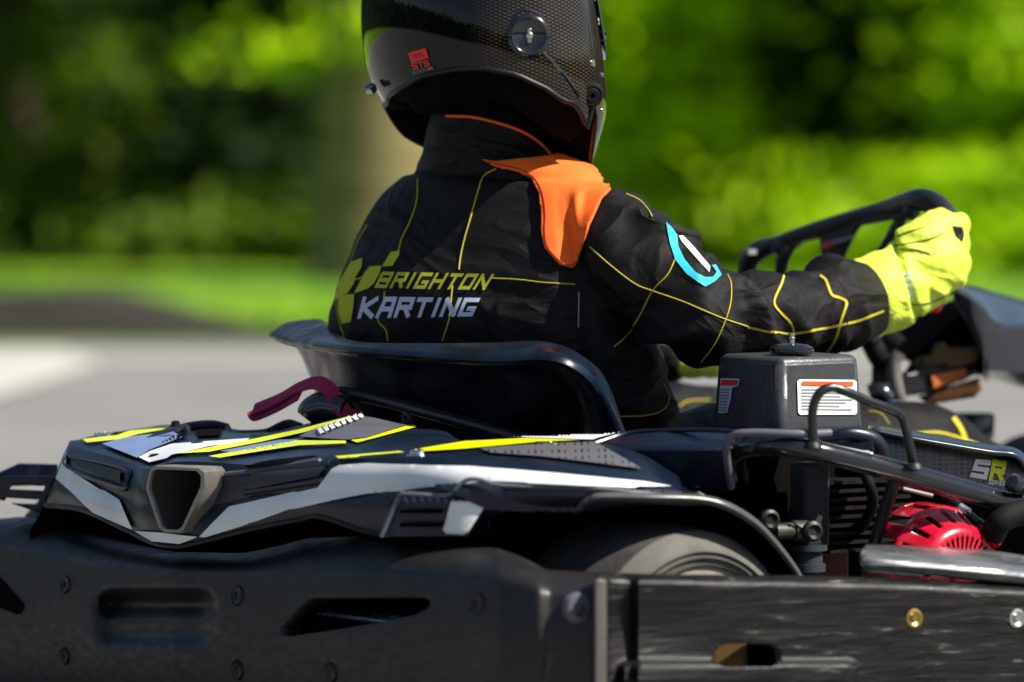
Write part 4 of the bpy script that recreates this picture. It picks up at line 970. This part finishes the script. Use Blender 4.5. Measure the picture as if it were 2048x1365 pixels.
obj('throttle_cable', tube([P(1880,985,6.62), P(1925,1018,6.60), P(1965,1052,6.58), P(1985,1062,6.58)], .0045, n=10), M['gloss'], kart)
obj('cable_ferrule', tube([P(1918,1016,6.595), P(1936,1028,6.59)], .006, n=12), M['steel'], kart)
obj('rubber_elbow', tube([P(1985,1068,6.58), P(2000,1045,6.57), P(2030,1028,6.58), P(2090,1020,6.6)], [.014,.013,.014,.014], n=16), M['dull'], kart)
obj('guard_knob', lathe(P(2032,970,6.58), (-.4,-.8,.3), [(-.02,.007),(0,.010),(.006,.0105),(.012,.007),(.0135,.002)], 20), M['gloss'], kart)
obj('trim_strip', tube([P(1806,978,6.6), P(1865,992,6.61)], .0022, n=8), M['ink'], kart)
# grey side cover with logo ---------------------------------------------------
sc_ = [(1741,862),(1770,868),(1842,883),(1974,905),(2027,912),(2038,922),(2048,945),(2060,985),(2048,1010),(1917,975),(1770,932),(1766,905),(1755,885)]
side = obj('side_cover', panel(sc_, lambda x, y: 6.66+.00022*(x-1741)+.03*sm((900+(x-1842)*.18-y)/25)*.6, s=10), M['perf'], kart, solid=.006)
SV = bvh(side)
obj('cover_top_edge', loft([[(1741,866,6.655),(1842,886,6.665),(1974,909,6.69),(2030,917,6.70),(2052,950,6.71)], [(1741,860,6.67),(1842,879,6.68),(1974,901,6.71),(2032,908,6.72),(2060,950,6.73)], [(1741,856,6.76),(1842,872,6.78),(1974,896,6.80),(2032,905,6.82),(2080,950,6.83)]], 5, 3), mat('blue_black_edge', (.02,.03,.05), .3), kart, solid=.004)
b = loft([[(1737,858,6.672),(1802,866,6.68),(1886,884,6.70),(1940,895,6.71),(1991,905,6.72)], [(1737,851,6.76),(1802,859,6.77),(1886,874,6.78),(1940,887,6.785),(1991,902,6.79)]], 6, 3)
obj('lime_stripe', b, M['lime'], kart, solid=.002)
decal('blue_grey_graphic', [(1775,872),(1842,879),(1880,892),(1905,900),(1850,890),(1790,878)], SV, M['bluegrey'], side, off=.0015, s=7)
def skq(x0, y0, x1, y1, sh=10): return [(x0, y1), (x1, y1+3), (x1+sh, y0+3), (x0+sh, y0)]
lg = decal('cover_logo', textpolys('S', [(1938,954),(1972,960),(1982,922),(1950,919)], .34, .4), SV, M['white'], side, off=.0015, s=4, label='white letter S')
decal('cover_logo', textpolys('R', [(1976,960),(2004,964),(2013,925),(1984,921)], .36, .4), SV, M['lime'], side, off=.0015, s=4, label='lime letter R')
decal('cover_lettering', textpolys('SERIES', [(1975,969),(2008,972),(2010,962),(1977,960)], .26, .5), SV, M['white'], side, off=.0015, s=3)
obj('cover_arch', tube([P(1640,882,6.56), P(1690,868,6.56), P(1735,876,6.57), P(1758,895,6.58), P(1766,925,6.60)], [.004,.007,.009,.009,.008], n=12), M['sky_tint'], kart)
# steering wheel ----------------------------------------------------------------
swl = thing('steering_wheel', 'x', 'x', (0,0,0)) if False else None
rimp = [P(1488,560,7.46), P(1500,520,7.455), P(1522,500,7.45), P(1556,488,7.44)]
sw = obj('steering_wheel', tube(rimp+[P(1600,470,7.42), P(1680,444,7.37), P(1760,420,7.32), P(1812,404,7.27), P(1845,400,7.24), P(1878,415,7.22), P(1905,450,7.20), P(1916,500,7.19), P(1905,560,7.19), P(1860,596,7.22), P(1760,640,7.28), P(1600,675,7.36), P(1500,680,7.42), P(1462,655,7.44), P(1466,610,7.46)],
   [.010,.012,.0125,.0095,.009,.009,.009,.011,.0135,.013,.011,.011,.011,.010,.009,.009,.010,.011,.010], n=16, steps=5, closed=True), M['grip'], kart, label='black racing steering wheel with a flat top bar')
b = panel([(1559,480),(1653,437),(1800,404),(1812,440),(1791,438),(1716,452),(1708,462),(1690,498),(1665,552),(1662,590),(1650,590),(1644,548),(1640,478),(1632,476),(1600,486),(1582,500),(1572,520),(1562,560),(1548,560),(1552,515)], lambda x, y: 7.445-(x-1559)*.0007+.006, s=9)
panel([(1791,434),(1812,430),(1800,455),(1764,500),(1748,520),(1735,520),(1760,490)], lambda x, y: 7.445-(x-1559)*.0007+.008, s=9, bm=b)
obj('spoke_plate', b, mat('anodised_black_spokes', (.010,.013,.022), .35), sw, solid=.006)
b = tube([P(1690,600,7.34), P(1800,700,7.55)], .014); lathe(P(1690,590,7.33), P(1690,590,7.33)-P(1800,700,7.55), [(-.01,.03),(.004,.03),(.006,.02)], 20, bm=b); obj('steering_column', b, M['dull'], kart)
obj('wheel_badge', panel([(1644,487),(1706,470),(1703,478),(1652,498),(1643,496)], lambda x, y: 7.44-(x-1559)*.0007, s=6), M['ink'], sw, solid=.001)
obj('wheel_badge', panel([(1643,490),(1666,484),(1662,495),(1645,498)], lambda x, y: 7.438-(x-1559)*.0007, s=6), M['redsticker'], sw, solid=.001, label='red half of the wheel badge')
for px, py, r in ((1556,492,.0105),(1820,420,.009)): obj('grip_end', lathe(P(px, py, 7.43-(px-1556)*.0007), (-.5,-.8,.3), [(-.008,r*1.1),(0,r),(.003,r*.5)], 16), M['grip'], sw)
obj('wheel_clip', box(P(1501,504,7.43), F, R, UP, .006, .004, .003), M['ink'], sw)
for x in (1833,1868): obj('push_button', lathe(P(x, 612, 7.16), (-.2,-.95,0), [(-.006,.009),(.0,.009),(.003,.006)], 18), M['redsticker'], sw)
# front fairing over the column ---------------------------------------------------
fa = [(1905,574,7.50),(1925,568,7.56),(2010,590,7.66),(2120,622,7.78),(2300,670,7.9)]
fb = [(1905,578,7.45),(1950,606,7.46),(2003,648,7.50),(2080,650,7.56),(2300,700,7.7)]
fcc = [(1906,600,7.46),(1950,650,7.47),(1990,658,7.49),(2080,662,7.55),(2300,712,7.69)]
fdd = [(1960,700,7.52),(1970,735,7.50),(1978,742,7.50),(2080,750,7.56),(2300,800,7.70)]
fee = [(1965,720,7.62),(1972,758,7.62),(1985,758,7.62),(2080,785,7.68),(2300,830,7.8)]
ff = obj('front_fairing', loft([fa, fb, fcc, fdd, fee], 7, 5, smooth_v=False), mat('blue_black_gloss_fairing', (.018,.022,.03), .22, coat=.4), kart, ang=30, solid=.005, label='glossy front fairing panel behind the gloved hand')
obj('lime_stripe', panel([(2030,655),(2048,652),(2300,705),(2300,716),(2040,664)], lambda x, y: 7.50+.0007*(x-1990), s=14), M['lime'], ff, solid=.002)
obj('fairing_underside_shade', panel([(1745,640),(1830,636),(1905,600),(1960,648),(1990,660),(1978,745),(1960,752),(1850,740),(1800,715),(1765,690)], lambda x, y: 7.62, s=20), M['void'], kart, solid=.02)  # flat black sheet standing for the shade below the front fairing
# linkages, padded strip and cap under the fairing
obj('steering_link', tube([P(1738,680,7.45), P(1752,705,7.45), P(1765,742,7.46), P(1752,785,7.47)], [.012,.013,.010,.010], n=12), M['dull'], kart)
obj('link_joint', tube([P(1742,672,7.44), P(1758,668,7.44)], .009, n=10), M['ink'], kart)
obj('hose_bend', tube([P(1800,706,7.44), P(1790,722,7.44), P(1788,745,7.44), P(1796,790,7.44), P(1812,835,7.45)], [.008,.0085,.009,.009,.008], n=12), mat('grey_hose', (.13,.125,.115), .6), kart)
b = box(P(1765,770,7.46), F, R, UP, .010, .01, .022); box(P(1768,725,7.46), F, R, UP, .008, .01, .008, bm=b); obj('clamp', b, M['darksteel'], kart, bevel=.003)
obj('clamp', lathe(P(1776,778,7.44), (0,-1,.2), [(0,.006),(.004,.006),(.005,.003)], 12), M['steel'], kart)
pad = obj('column_pad', panel([(1806,752),(1830,745),(1960,712),(1962,745),(1870,785),(1812,793)], lambda x, y: 7.47+.0004*(x-1800), s=12), M['black'], kart, solid=.02, label='black padded strip with an orange tag')
obj('orange_tag', panel([(1863,753),(1930,735),(1937,758),(1868,778)], lambda x, y: 7.462+.0004*(x-1800), s=12), M['orangetag'], pad, solid=.002)
obj('tan_pad', panel([(1828,728),(1836,718),(1866,712),(1872,692),(1890,686),(1900,698),(1955,696),(1962,712),(1950,724),(1870,746),(1832,752)], lambda x, y: 7.51, s=12), M['tan'], kart, solid=.03)
obj('brown_pad', panel([(1838,796),(1870,786),(1960,758),(1963,780),(1950,795),(1870,808),(1850,806)], lambda x, y: 7.50, s=12), M['brown'], kart, solid=.03)
b = lathe(P(1949,866,7.62), UP, [(-.06,.021),(-.006,.021),(-.005,.024),(.020,.0245),(.022,.0235),(.024,.021)], 28); obj('reservoir_cap', b, M['gloss'], kart)
b = panel([(1780,800),(1800,803),(1812,820),(1808,826),(1782,812)], lambda x, y: 7.40, s=9); obj('number_bracket', b, M['bluegrey'], kart, solid=.003)
obj('dark_hub', tube([P(1738,790,7.4), P(1760,785,7.4), P(1776,800,7.4)], .012, n=12), M['gloss'], kart)
# left pod with louvres --------------------------------------------------------------
b = panel([(-40,950),(0,944),(38,927),(116,929),(112,955),(20,958),(-40,975)], lambda x, y: 7.12+.0006*(955-y), s=10); panel([(27,953),(113,954),(84,1028),(0,1000),(-40,1000),(-20,960)], lambda x, y: 7.06, holes=[[(25,970),(90,973),(86,983),(18,980)],[(12,996),(78,1000),(74,1010),(6,1007)]], s=9, bm=b)
lp = obj('left_pod', b, M['sky_tint'], kart, solid=.012)
b = panel([(60,930),(82,929),(75,952),(50,953)], lambda x, y: 7.105+.0006*(955-y), s=9); obj('purple_graphic', b, mat('plum_vinyl', (.05,.02,.05), .4), lp, solid=.002)
# asphalt-side details: floor tray and axle so the kart stands on something
obj('floor_tray', box(Vector((.25,6.95,.035)), F, R, UP, .55, .26, .006), M['void'], kart)
obj('rear_axle', tube([wc-R*.02, wc-R*1.1], .0125, n=12), M['steel'], kart)
obj('rear_wheel', lathe(wc-R*1.13, -R, [(-.17,.09),(-.17,.118),(-.155,.132),(-.12,.137),(-.05,.137),(-.015,.131),(.0,.118),(.002,.06),(0,.01)], 48), M['tyre'], kart, label='far rear tyre on the left side')
